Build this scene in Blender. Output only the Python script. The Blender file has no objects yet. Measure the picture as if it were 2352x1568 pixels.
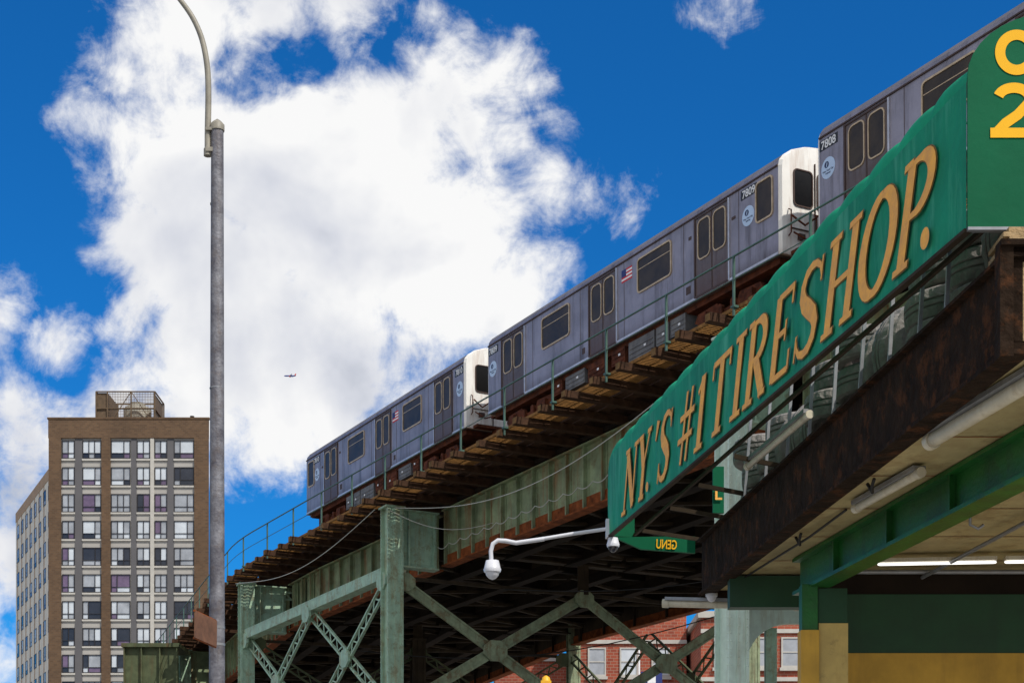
import bpy, bmesh, math, random
from mathutils import Vector, Matrix
random.seed(7)
sc = bpy.context.scene
COL = sc.collection
def lin(r,g,b):
    def f(c):
        c/=255.0
        return c/12.92 if c<=0.04045 else ((c+0.055)/1.055)**2.4
    return (f(r),f(g),f(b),1)
# ---------------------------------------------------------------- materials
def M(name,col,rough=.6,metal=0.0,var=.3,scale=2.0,col2=None,bump=0.0,bscale=30,streak=None,sfac=.5,sscale=3.0,grad=None,emit=None,spec=.5,blot=None,bfac=.7,bsc=1.5):
    m=bpy.data.materials.new(name); m.use_nodes=True
    nt=m.node_tree; N=nt.nodes; L=nt.links
    b=N['Principled BSDF']
    b.inputs['Roughness'].default_value=rough
    b.inputs['Metallic'].default_value=metal
    b.inputs['Specular IOR Level'].default_value=spec
    tc=N.new('ShaderNodeTexCoord')
    no=N.new('ShaderNodeTexNoise'); no.inputs['Scale'].default_value=scale; no.inputs['Detail'].default_value=7; no.inputs['Roughness'].default_value=.65
    L.new(tc.outputs['Object'],no.inputs['Vector'])
    rp=N.new('ShaderNodeValToRGB'); rp.color_ramp.elements[0].position=.35; rp.color_ramp.elements[1].position=.68
    if col2 is None: col2=(col[0]*(1-var),col[1]*(1-var),col[2]*(1-var),1)
    rp.color_ramp.elements[0].color=col2; rp.color_ramp.elements[1].color=col
    L.new(no.outputs['Fac'],rp.inputs['Fac'])
    out=rp.outputs['Color']
    def mixin(src,lo,hi,fac,c,out):
        mr=N.new('ShaderNodeMapRange'); mr.inputs[1].default_value=lo; mr.inputs[2].default_value=hi; mr.inputs[4].default_value=fac
        L.new(src,mr.inputs[0])
        mx=N.new('ShaderNodeMixRGB'); mx.inputs[2].default_value=c
        L.new(mr.outputs[0],mx.inputs[0]); L.new(out,mx.inputs[1]); return mx.outputs[0]
    if streak:
        mp=N.new('ShaderNodeMapping'); mp.inputs['Scale'].default_value=(sscale,sscale,sscale*.12)
        L.new(tc.outputs['Object'],mp.inputs['Vector'])
        n2=N.new('ShaderNodeTexNoise'); n2.inputs['Scale'].default_value=1; n2.inputs['Detail'].default_value=6; n2.inputs['Roughness'].default_value=.7
        L.new(mp.outputs[0],n2.inputs['Vector'])
        out=mixin(n2.outputs['Fac'],.5,.72,sfac,streak,out)
    if blot:
        n4=N.new('ShaderNodeTexNoise'); n4.inputs['Scale'].default_value=bsc; n4.inputs['Detail'].default_value=10; n4.inputs['Roughness'].default_value=.75
        L.new(tc.outputs['Object'],n4.inputs['Vector'])
        out=mixin(n4.outputs['Fac'],.52,.62,bfac,blot,out)
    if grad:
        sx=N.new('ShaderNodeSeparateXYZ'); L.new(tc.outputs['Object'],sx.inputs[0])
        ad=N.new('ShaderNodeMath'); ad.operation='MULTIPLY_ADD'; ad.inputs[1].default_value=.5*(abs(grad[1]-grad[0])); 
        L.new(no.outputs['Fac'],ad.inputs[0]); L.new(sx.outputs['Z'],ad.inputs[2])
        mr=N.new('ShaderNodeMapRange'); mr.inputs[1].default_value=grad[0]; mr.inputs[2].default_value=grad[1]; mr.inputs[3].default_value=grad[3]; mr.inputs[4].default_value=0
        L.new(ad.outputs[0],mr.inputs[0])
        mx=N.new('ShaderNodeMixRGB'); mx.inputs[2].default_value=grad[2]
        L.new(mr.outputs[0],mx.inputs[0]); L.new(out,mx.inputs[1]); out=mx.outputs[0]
    L.new(out,b.inputs['Base Color'])
    if emit:
        b.inputs['Emission Color'].default_value=emit[0]; b.inputs['Emission Strength'].default_value=emit[1]
    if bump>0:
        n3=N.new('ShaderNodeTexNoise'); n3.inputs['Scale'].default_value=bscale; n3.inputs['Detail'].default_value=6
        L.new(tc.outputs['Object'],n3.inputs['Vector'])
        bp=N.new('ShaderNodeBump'); bp.inputs['Strength'].default_value=bump; bp.inputs['Distance'].default_value=.03
        L.new(n3.outputs['Fac'],bp.inputs['Height']); L.new(bp.outputs[0],b.inputs['Normal'])
    return m
def Mbrick(name,c1,c2,mort,scale=1.0,rough=.9,bw=.42,bh=.2):
    m=bpy.data.materials.new(name); m.use_nodes=True
    nt=m.node_tree; N=nt.nodes; L=nt.links; b=N['Principled BSDF']; b.inputs['Roughness'].default_value=rough
    tc=N.new('ShaderNodeTexCoord'); sx=N.new('ShaderNodeSeparateXYZ'); L.new(tc.outputs['Object'],sx.inputs[0])
    ad=N.new('ShaderNodeMath'); L.new(sx.outputs['X'],ad.inputs[0]); L.new(sx.outputs['Y'],ad.inputs[1])
    cb=N.new('ShaderNodeCombineXYZ'); L.new(ad.outputs[0],cb.inputs['X']); L.new(sx.outputs['Z'],cb.inputs['Y'])
    br=N.new('ShaderNodeTexBrick'); br.inputs['Scale'].default_value=scale; br.inputs['Color1'].default_value=c1; br.inputs['Color2'].default_value=c2; br.inputs['Mortar'].default_value=mort
    br.inputs['Brick Width'].default_value=bw; br.inputs['Row Height'].default_value=bh; br.inputs['Mortar Size'].default_value=.015
    L.new(cb.outputs[0],br.inputs['Vector'])
    no=N.new('ShaderNodeTexNoise'); no.inputs['Scale'].default_value=.25; no.inputs['Detail'].default_value=8; L.new(tc.outputs['Object'],no.inputs['Vector'])
    mx=N.new('ShaderNodeMixRGB'); mx.blend_type='MULTIPLY'; mx.inputs[0].default_value=.5
    L.new(br.outputs['Color'],mx.inputs[1]); L.new(no.outputs['Fac'],mx.inputs[2])
    L.new(mx.outputs[0],b.inputs['Base Color'])
    return m
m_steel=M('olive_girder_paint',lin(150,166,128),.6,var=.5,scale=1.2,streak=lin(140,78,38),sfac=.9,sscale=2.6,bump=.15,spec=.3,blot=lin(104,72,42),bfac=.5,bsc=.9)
m_brace=M('brace_green_paint',lin(150,162,130),.65,var=.45,scale=2.5,streak=lin(96,72,46),sfac=.8,sscale=4,bump=.15,spec=.25,blot=lin(110,74,42),bfac=.6,bsc=3)
m_steel2=M('green_steel_column_paint',lin(166,196,170),.55,var=.3,scale=2.5,streak=lin(146,124,78),sfac=.75,sscale=4,bump=.15,spec=.3,blot=lin(120,96,60),bfac=.5,bsc=3)
m_steel3=M('pale_green_steel_paint',lin(200,220,206),.55,var=.2,scale=2.5,streak=lin(150,140,110),sfac=.5,sscale=4,spec=.3)
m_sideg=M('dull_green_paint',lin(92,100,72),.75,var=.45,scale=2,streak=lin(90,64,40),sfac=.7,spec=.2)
m_steel_dk=M('dark_steel',lin(70,58,44),.85,var=.6,scale=.8,streak=lin(34,26,20),sfac=.8,spec=.2)  # dark brown with darker vertical streaks
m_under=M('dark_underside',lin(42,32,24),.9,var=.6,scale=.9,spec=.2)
m_rust=M('rusted_steel',lin(150,80,38),.85,var=.7,scale=3,bump=.3,spec=.2)
m_timber=M('creosoted_timber',lin(78,54,38),.9,var=.6,scale=4,bump=.5,bscale=20,spec=.2)
m_timber_end=M('weathered_timber',lin(130,100,64),.9,var=.5,scale=5,bump=.4,spec=.2)
m_grate=M('orange_lit_grating',lin(158,114,62),.8,var=.55,scale=6,bump=.5,bscale=60,spec=.2)  # orange light on the underside is put into this base colour
m_railpaint=M('rail_green_paint',lin(66,98,86),.5,var=.35,scale=3)
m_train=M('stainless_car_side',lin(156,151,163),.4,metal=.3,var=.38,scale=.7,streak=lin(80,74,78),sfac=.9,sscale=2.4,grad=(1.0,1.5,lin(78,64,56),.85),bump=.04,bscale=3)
m_trainroof=M('car_roof',lin(112,108,112),.6,var=.35,scale=1.5)
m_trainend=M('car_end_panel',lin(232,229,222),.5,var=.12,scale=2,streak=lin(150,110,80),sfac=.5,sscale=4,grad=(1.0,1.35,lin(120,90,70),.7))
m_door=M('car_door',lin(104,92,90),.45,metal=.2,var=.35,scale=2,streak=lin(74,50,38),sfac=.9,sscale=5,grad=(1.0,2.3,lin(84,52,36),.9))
m_trim=M('window_trim',lin(210,184,148),.4,metal=.3,var=.35,scale=6)
m_trimdk=M('door_edge_trim',lin(70,45,33),.6,var=.4,scale=6)
m_chrome=M('bright_trim',lin(205,205,212),.35,metal=.4,var=.3,scale=4)
m_glass=M('dark_glass',lin(34,26,20),.35,var=.4,scale=1.5,spec=.25,col2=lin(66,54,38))
m_glassb=M('black_glass',lin(14,12,11),.3,var=.3,scale=1.5,spec=.3)
m_black=M('black_plate',lin(18,18,20),.5)
m_white=M('white_marking',lin(235,235,235),.5,var=.08)
m_truck=M('rusty_truck',lin(108,58,36),.85,var=.7,scale=4,bump=.3,spec=.2)
m_equip=M('equipment_grey',lin(116,114,112),.6,var=.45,scale=3,streak=lin(56,42,34),sfac=.85)
m_red=M('flag_red',lin(200,40,50),.6,var=.1); m_blue=M('flag_blue',lin(30,45,110),.6,var=.1)
m_logo=M('roundel_white',lin(186,208,236),.5,var=.1); m_logob=M('roundel_ink',lin(24,36,80),.5,var=.1)
m_face=M('awning_face_vinyl',lin(24,142,102),.6,var=.35,scale=2.2,streak=lin(92,180,146),sfac=.6,sscale=6,bump=.2,bscale=9,spec=.25)
m_puff=M('awning_top_vinyl',lin(14,162,112),.6,var=.3,scale=3,bump=.15,bscale=8,spec=.3)
m_panel=M('awning_end_vinyl',lin(0,92,60),.7,var=.2,scale=1.5,bump=.15,bscale=6,spec=.15)
m_letter=M('ochre_lettering',lin(250,182,82),.65,var=.3,scale=9,col2=lin(220,160,90),bump=.2,spec=.2)
m_letedge=M('letter_outline',lin(140,108,48),.7,var=.3,scale=9)
m_digit=M('yellow_digit',lin(236,176,22),.6,var=.1,spec=.2)
m_fascia=M('tarred_fascia',lin(46,34,25),.95,var=.6,scale=6,bump=1.0,bscale=12,spec=.1,blot=lin(92,56,32),bfac=.5,bsc=5)
m_ceil=M('canopy_ceiling_paint',lin(184,168,122),.8,var=.35,scale=1.3,streak=lin(130,100,60),sfac=.4,bump=.35,bscale=8,spec=.2,blot=lin(120,98,62),bfac=.5,bsc=2.5)
m_gbeam=M('green_beam_paint',lin(26,104,36),.45,var=.45,scale=3,streak=lin(20,50,26),sfac=.7,bump=.15,blot=lin(24,60,30),bfac=.5,bsc=4)
m_gwall=M('dark_green_wall',lin(20,70,38),.6,var=.4,scale=2,streak=lin(14,40,24),sfac=.5)
m_ywall=M('ochre_wall',lin(206,160,58),.7,var=.3,scale=2,streak=lin(120,90,40),sfac=.5)
m_ycol=M('cream_column_paint',lin(200,172,100),.6,var=.3,scale=3,streak=lin(140,104,40),sfac=.7,blot=lin(90,80,50),bfac=.4,bsc=5)
m_rubber=M('lightened_tyre_rubber',lin(146,140,134),.6,var=.4,scale=6,bump=.3,bscale=40)  # rubber raised far above black to make up for missing light in the rack
m_wood=M('weathered_plywood',lin(176,148,106),.85,var=.5,scale=4,streak=lin(90,70,48),sfac=.7,bump=.5)
m_galv=M('galvanised_steel',lin(150,152,156),.45,metal=.4,var=.3,scale=8,streak=lin(110,96,84),sfac=.3,sscale=10)
m_pole=M('lamp_pole_galvanised',lin(128,128,134),.6,metal=.15,var=.35,scale=7,col2=lin(78,76,84),streak=lin(72,62,58),sfac=.7,sscale=14,grad=(1,4.4,lin(150,148,146),.7),bump=.25,bscale=40,blot=lin(96,84,78),bfac=.4,bsc=9)
m_arm=M('lamp_arm_paint',lin(150,144,130),.55,var=.35,scale=8)
m_fix=M('fixture_housing',lin(206,198,176),.45,var=.25,scale=5,streak=lin(150,130,100),sfac=.6,sscale=9)
m_tube=M('lit_fluorescent_tube',lin(250,250,245),.3,emit=((1,1,.95,1),1.5))
m_cam=M('camera_housing',lin(205,206,212),.35,var=.08); m_camdome=M('camera_dome',lin(40,40,48),.1,var=.1,spec=.8)
m_brickbrown=Mbrick('brown_brick',lin(114,87,62),lin(95,71,50),lin(106,91,76))
m_stone=M('pale_panel',lin(168,164,158),.8,var=.12,scale=.5)
m_stone2=M('pale_side_panel',lin(214,208,196),.8,var=.15,scale=.5)
m_tan=M('tan_side_strip',lin(168,140,112),.8,var=.2,scale=.5)
m_greyp=M('grey_panel',lin(92,90,92),.7,var=.15,scale=.5)
m_wframe=M('window_frame_dark',lin(38,34,36),.5,var=.1)
m_pane=[M('pane_pale',lin(206,212,218),.25,var=.2,scale=.6),M('pane_curtain',lin(170,174,180),.25,var=.35,scale=.8),M('pane_violet',lin(122,102,128),.15,var=.45,scale=.8),M('pane_dark',lin(52,54,62),.12,var=.4,scale=.8)]
m_redbrick=Mbrick('red_brick',lin(182,90,62),lin(152,70,50),lin(170,140,120))
m_conc=M('pale_concrete',lin(186,182,174),.85,var=.15)
m_roof=M('roof_membrane',lin(90,88,84),.9,var=.3)
m_asph=M('asphalt',(.05,.05,.052,1),.9,var=.25,scale=1,bump=.3)
m_ground=M('city_ground',(.26,.25,.22,1),.9,var=.3,scale=.05)
m_side=M('sidewalk_concrete',(.44,.42,.38,1),.9,var=.2,scale=.7,bump=.2)
m_paint=M('road_paint',(.75,.75,.72,1),.7,var=.2)
m_wire=M('pale_cable',lin(190,190,180),.6,var=.2); m_wdk=M('dark_cable',lin(30,28,26),.7)
m_plane=M('airliner_blue',lin(40,60,140),.4); m_planer=M('airliner_red',lin(200,60,50),.4)
m_signback=M('rusty_sign_back',lin(120,82,60),.8,var=.5,scale=8)
m_yellow=M('signal_yellow',lin(225,170,30),.5,var=.1)
m_tank=M('water_tank',lin(176,172,160),.7,var=.3,scale=1)
m_cage=M('cage_steel',lin(104,84,62),.8,var=.4)
# ---------------------------------------------------------------- builders
def thing(name,loc,label,category,group=None,rot=(0,0,0)):
    e=bpy.data.objects.new(name,None); e.location=loc; e.rotation_euler=rot; e.empty_display_size=.3
    COL.objects.link(e); e['label']=label; e['category']=category
    if group: e['group']=group
    return e
class MB:
    def __init__(s): s.v=[]; s.f=[]; s.m=[]; s.c=0; s.s=[]; s.sm=False
    def add(s,vs,fs):
        o=len(s.v); s.v+= [Vector(p) for p in vs]
        for f in fs: s.f.append([i+o for i in f]); s.m.append(s.c); s.s.append(s.sm)
    def fbox(s,F,a0,a1,b0,b1,c0,c1,n=1):
        vs=[]
        for i in range(n+1):
            a=a0+(a1-a0)*i/n
            vs+=[F(a,b0,c0),F(a,b1,c0),F(a,b1,c1),F(a,b0,c1)]
        fs=[(0,1,2,3),tuple(4*n+k for k in (3,2,1,0))]
        for i in range(n):
            for k in range(4):
                fs.append((4*i+k,4*i+(k+1)%4,4*i+4+(k+1)%4,4*i+4+k))
        s.add(vs,fs)
    def beam(s,p0,p1,w,h,up=(0,0,1)):
        p0=Vector(p0);p1=Vector(p1); d=(p1-p0).normalized(); up=Vector(up)
        x=d.cross(up)
        if x.length<1e-4: x=d.cross(Vector((1,0,0)))
        x.normalize(); y=x.cross(d)
        x*=w/2; y*=h/2
        vs=[p+a*x+b*y for p in (p0,p1) for a,b in ((-1,-1),(1,-1),(1,1),(-1,1))]
        s.add(vs,[(0,1,2,3),(7,6,5,4)]+[(k,(k+1)%4,4+(k+1)%4,4+k) for k in range(4)])
    def tube(s,pts,r,n=10,caps=True):
        pts=[Vector(p) for p in pts]; vs=[]; prev=None
        for i,p in enumerate(pts):
            d=(pts[min(i+1,len(pts)-1)]-pts[max(i-1,0)]).normalized()
            if prev is None:
                x=d.cross(Vector((0,0,1)))
                if x.length<.01: x=d.cross(Vector((0,1,0)))
            else: x=prev-d*prev.dot(d)
            x.normalize(); prev=x; y=d.cross(x)
            rr=r[i] if isinstance(r,(list,tuple)) else r
            vs+=[p+x*rr*math.cos(2*math.pi*k/n)+y*rr*math.sin(2*math.pi*k/n) for k in range(n)]
        fs=[]
        for i in range(len(pts)-1):
            for k in range(n): fs.append((i*n+k,i*n+(k+1)%n,(i+1)*n+(k+1)%n,(i+1)*n+k))
        o=s.sm; s.sm=True; s.add(vs,fs); s.sm=o
        if caps:
            s.add(vs[:n],[tuple(range(n))]); s.add(vs[-n:],[tuple(range(n))])
    def prism(s,F,poly,b0,b1):
        n=len(poly)
        vs=[F(a,b0,c) for a,c in poly]+[F(a,b1,c) for a,c in poly]
        s.add(vs,[tuple(range(n)),tuple(range(2*n-1,n-1,-1))]+[(k,(k+1)%n,n+(k+1)%n,n+k) for k in range(n)])
    def ring(s,F,po,pi,b0,b1):
        n=len(po)
        vs=[F(a,b,c) for b in (b0,b1) for P in (po,pi) for a,c in P]
        fs=[]
        for k in range(n):
            j=(k+1)%n
            fs+=[(k,j,n+j,n+k),(2*n+k,3*n+k,3*n+j,2*n+j),(k,2*n+k,2*n+j,j),(n+k,n+j,3*n+j,3*n+k)]
        s.add(vs,fs)
    def build(s,name,parent,mats,root=None,label=None,kind=None,local=False):
        me=bpy.data.meshes.new(name)
        rl=Vector((0,0,0))
        if not local:
            r=parent
            while r is not None and r.parent is not None: r=r.parent
            if r is not None: rl=r.location
        me.from_pydata([tuple(p-rl) for p in s.v],[],s.f)
        for m in (mats if isinstance(mats,(list,tuple)) else [mats]): me.materials.append(m)
        for p,mi,sm in zip(me.polygons,s.m,s.s): p.material_index=mi; p.use_smooth=sm
        bm=bmesh.new(); bm.from_mesh(me); bmesh.ops.recalc_face_normals(bm,faces=bm.faces); bm.to_mesh(me); bm.free()
        o=bpy.data.objects.new(name,me); COL.objects.link(o)
        if parent is not None: o.parent=parent
        if label: o['label']=label
        if kind: o['kind']=kind
        return o
I=lambda a,b,c: Vector((a,b,c))
def rrect(x0,x1,z0,z1,r,n=4):
    P=[]
    for cx,cz,a0 in ((x1-r,z1-r,0),(x0+r,z1-r,90),(x0+r,z0+r,180),(x1-r,z0+r,270)):
        for k in range(n+1):
            a=math.radians(a0+90*k/n); P.append((cx+r*math.cos(a),cz+r*math.sin(a)))
    return P
def textmesh(body,size,ext=.002,off=0.0,align='CENTER'):
    cu=bpy.data.curves.new('txt','FONT'); cu.body=body; cu.size=size; cu.extrude=ext; cu.offset=off; cu.align_x=align; cu.align_y='CENTER'
    o=bpy.data.objects.new('txt',cu); COL.objects.link(o)
    bpy.context.view_layer.update()
    me=bpy.data.meshes.new_from_object(o.evaluated_get(bpy.context.evaluated_depsgraph_get()))
    bpy.data.objects.remove(o); return me
def textobj(name,parent,body,size,mat,origin,ax,ay,off=0.0,ext=.002,sx=1.0,shear=0):
    me=textmesh(body,size,ext,off); ax=Vector(ax).normalized(); ay=Vector(ay).normalized(); az=ax.cross(ay)
    O=Vector(origin)
    ys=[v.co.y for v in me.vertices]; yc=(min(ys)+max(ys))/2
    for v in me.vertices: v.co=O+ax*(v.co.x*sx+shear*v.co.y)+ay*(v.co.y-yc)+az*v.co.z
    me.materials.clear(); me.materials.append(mat)
    o=bpy.data.objects.new(name,me); COL.objects.link(o); o.parent=parent
    return o
# ---------------------------------------------------------------- track frame
P1=Vector((6.545,41.1)); TH0=math.radians(28.38)
def hd(th): return Vector((-math.sin(th),math.cos(th)))
cache=[]
def cl(t):
    if t<=33: return P1+hd(TH0)*t, TH0
    if not cache:
        p=P1+hd(TH0)*33; th=TH0; x=33.0
        while x<220:
            cache.append((x,p.copy(),th))
            if x<37: th-=math.radians(2.5)*.25
            elif x>75 and x<130: th+=math.radians(.3)*.25
            p=p+hd(th)*.25; x+=.25
    i=min(int((t-33)/.25),len(cache)-2); x,p,th=cache[i]
    return p+hd(th)*(t-x), th
def T(t,w,z):
    p,th=cl(t); wd=Vector((-math.cos(th),-math.sin(th)))
    q=p+wd*w
    return Vector((q.x,q.y,z-.01*t))
# ---------------------------------------------------------------- viaduct
via=thing('elevated_railway_viaduct',(-4,59,0),'green riveted steel elevated railway viaduct with timber walkway','viaduct')
TE=115
b=MB(); b.fbox(T,-30,TE,-14.6,-.9,15.16,15.3,n=120); b.build('deck_shade_sheet',via,m_under)  # sheet added to close the tie gaps and make the underside dark
b=MB(); t=-20
while t<TE:
    for w0,w1 in ((-2.9,.15),(-6.9,-4.1),(-10.9,-8.1)):
        b.fbox(T,t,t+.22,w0,w1,15.44,15.68)
    t+=.52
b.build('cross_tie',via,m_timber,kind='stuff')
b=MB()
for c in (-1.33,-5.4,-9.4):
    for dw in (-.72,.72):
        b.fbox(T,-30,TE,c+dw-.035,c+dw+.035,15.68,15.83,n=100)
b.build('running_rail',via,m_rust)
b=MB(); b.fbox(T,-30,TE,.02,.24,15.9,15.98,n=100); b.build('third_rail_cover',via,m_timber_end)
t=-1.24-1.38*8
while t<95:
    b=MB(); jit=random.uniform(-.2,.12); dz=random.uniform(-.02,.02); sk=random.uniform(-.03,.03)
    b.fbox(lambda a,w_,z_,sk=sk: T(a+sk*w_,w_,z_),t,t+.22,-1.0,1.95+jit,15.08+dz,15.28)
    b.c=1; b.fbox(lambda a,w_,z_,sk=sk: T(a+sk*w_,w_,z_),t+.02,t+.2,1.951+jit,1.96+jit,15.1+dz,15.26)
    b.build('walkway_beam',via,[m_timber,m_timber_end])
    t+=1.38
b=MB(); b.fbox(T,-12,95,.55,.6,15.29,15.37,n=90); b.fbox(T,-12,95,1.5,1.55,15.29,15.37,n=90); b.fbox(T,-12,95,1.03,1.08,15.282,15.29,n=90)
t=-12
while t<95:
    st=.105 if t<40 else .2
    b.fbox(T,t,t+st*.6,.6,1.5,15.30,15.335); t+=st
b.build('walkway_grating',via,m_grate)
b=MB(); b.fbox(T,-12,95,.16,.45,15.3,15.34,n=90); b.fbox(T,-12,95,-.2,.1,15.3,15.33,n=90); b.build('walkway_board',via,m_timber)
t=-.3-2.87*4
while t<95:
    b=MB(); b.fbox(T,t-.025,t+.025,1.63,1.68,15.1,16.5); b.fbox(T,t-.07,t+.07,1.56,1.7,15.29,15.34)
    b.build('handrail_post',via,m_railpaint); t+=2.87
b=MB()
pts=[T(-12+i*1.0,1.66,16.5) for i in range(107)]; b.tube(pts,.024,6)
pts=[T(-12+i*1.0,1.66,15.95) for i in range(107)]; b.tube(pts,.012,6)
b.build('handrail',via,m_railpaint)
def rivets(b,F,pts,r=.028,dirw='b'):
    for a,c,bb,sg in pts:
        if dirw=='b': q=[F(a-r,bb,c-r),F(a+r,bb,c-r),F(a+r,bb,c+r),F(a-r,bb,c+r),F(a,bb+sg*r*.8,c)]
        else: q=[F(bb,a-r,c-r),F(bb,a+r,c-r),F(bb,a+r,c+r),F(bb,a-r,c+r),F(bb+sg*r*.8,a,c)]
        b.add(q,[(0,1,4),(1,2,4),(2,3,4),(3,0,4)])
bents=[-19.3,.7,20.67,36.2,56,76,96]
def girder(t0,t1,w,z0,z1,name,mats,stiff=1.3,fl=.42,riv=False):
    n=max(1,int((t1-t0)/3))
    b=MB(); b.fbox(T,t0,t1,w-.03,w+.03,z0+.05,z1-.05,n=n)
    b.fbox(T,t0,t1,w-fl/2,w+fl/2,z1-.05,z1,n=n)
    t=t0+.2
    while t<t1-.1 and stiff>0:
        b.fbox(T,t,t+.05,w+.03,w+fl/2-.03,z0+.06,z1-.06)
        b.fbox(T,t-.1,t+.15,w+.03,w+.05,z0+.06,z1-.06)
        t+=stiff
    if riv:
        t=t0+.1
        while t<t1:
            rivets(b,T,[(t,z0+.5,w+.03,1),(t+.1,z1-.2,w+.03,1)],r=.03); t+=.22
    b.c=1; b.fbox(T,t0,t1,w-fl/2,w+fl/2,z0,z0+.05,n=n); b.fbox(T,t0,t1,w+.031,w+.07,z0+.05,z0+.4,n=n)
    return b.build(name,via,mats)
for i in range(len(bents)-1):
    girder(bents[i]+.35,bents[i+1]-.35,-.95,13.05,15.03,'plate_girder',[m_steel,m_rust],stiff=1.05,riv=(i in (1,2)))
    for w in (-3.4,-5.9,-8.4,-11):
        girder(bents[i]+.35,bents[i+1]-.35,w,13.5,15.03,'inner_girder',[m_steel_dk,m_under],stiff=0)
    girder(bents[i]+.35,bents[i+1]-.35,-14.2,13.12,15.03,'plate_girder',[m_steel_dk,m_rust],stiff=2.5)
    t=bents[i]+2.4
    while t<bents[i+1]-1:
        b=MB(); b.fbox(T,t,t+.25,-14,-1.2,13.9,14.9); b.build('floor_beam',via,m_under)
        nx=min(t+3.2,bents[i+1]-.5)
        for wa in (-1.2,-7.6):
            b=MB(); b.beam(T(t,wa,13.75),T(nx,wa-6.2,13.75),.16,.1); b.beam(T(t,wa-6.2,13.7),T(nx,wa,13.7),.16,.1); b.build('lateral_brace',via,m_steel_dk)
        t+=3.2
def column(t,w,ztop,zb=0,mat=m_steel2,riv=False,name='column'):
    zb=zb+.01*t
    b=MB(); h=.29; 
    b.fbox(T,t-h,t-h+.04,w-.3,w+.3,zb,ztop); b.fbox(T,t+h-.04,t+h,w-.3,w+.3,zb,ztop)
    b.fbox(T,t-h+.04,t+h-.04,w+.12,w+.17,zb,ztop); b.fbox(T,t-h+.04,t+h-.04,w-.17,w-.12,zb,ztop)
    b.fbox(T,t-h-.025,t-h,w-.3,w-.2,zb,ztop); b.fbox(T,t-h-.025,t-h,w+.2,w+.3,zb,ztop); b.fbox(T,t-h-.02,t-h,w-.07,w+.07,zb,ztop)
    b.fbox(T,t-h-.05,t+h+.05,w-.36,w+.36,ztop,ztop+.06)
    if riv:
        z=7
        while z<ztop:
            rivets(b,T,[(w-.25,z,t-h-.025,-1),(w+.25,z,t-h-.025,-1),(w,z,t-h-.02,-1)],dirw='a')
            rivets(b,T,[(t-h+.02,z,w+.3,1),(t+h-.02,z,w+.3,1)],dirw='b'); z+=.19
    return b.build(name,via,mat)
def lattice(p0,p1,width,nrm,mat,name,rail=.07,depth=.1,zig=True,bars=.05):
    p0=Vector(p0);p1=Vector(p1); d=(p1-p0); L=d.length; d.normalize(); nrm=Vector(nrm).normalized()
    s=d.cross(nrm).normalized()
    b=MB()
    for sg in (-1,1): b.beam(p0+s*sg*width/2,p1+s*sg*width/2,rail,depth,up=nrm)
    n=max(2,int(L/(width*1.0))); n+=n%2
    if zig:
        for k in range(n):
            a=p0+d*(L*k/n)+s*(width/2)*(1 if k%2 else -1); c=p0+d*(L*(k+1)/n)+s*(width/2)*(-1 if k%2 else 1)
            b.beam(a,c,bars,.02+.002*(k%2),up=nrm)
    else:
        b.beam(p0,p1,width-.02,.03,up=nrm)
    return b.build(name,via,mat)
def gusset(F2,r,name='gusset_plate',mat=m_brace):
    b=MB(); 
    P=[(r*math.cos(math.radians(a)),r*math.sin(math.radians(a))*.8) for a in range(22,382,45)]
    n=len(P); b.add([F2(x,y,.0) for x,y in P]+[F2(x,y,.09) for x,y in P],[tuple(range(n)),tuple(range(2*n-1,n-1,-1))]+[(k,(k+1)%n,n+(k+1)%n,n+k) for k in range(n)])
    return b.build(name,via,mat)
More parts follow.
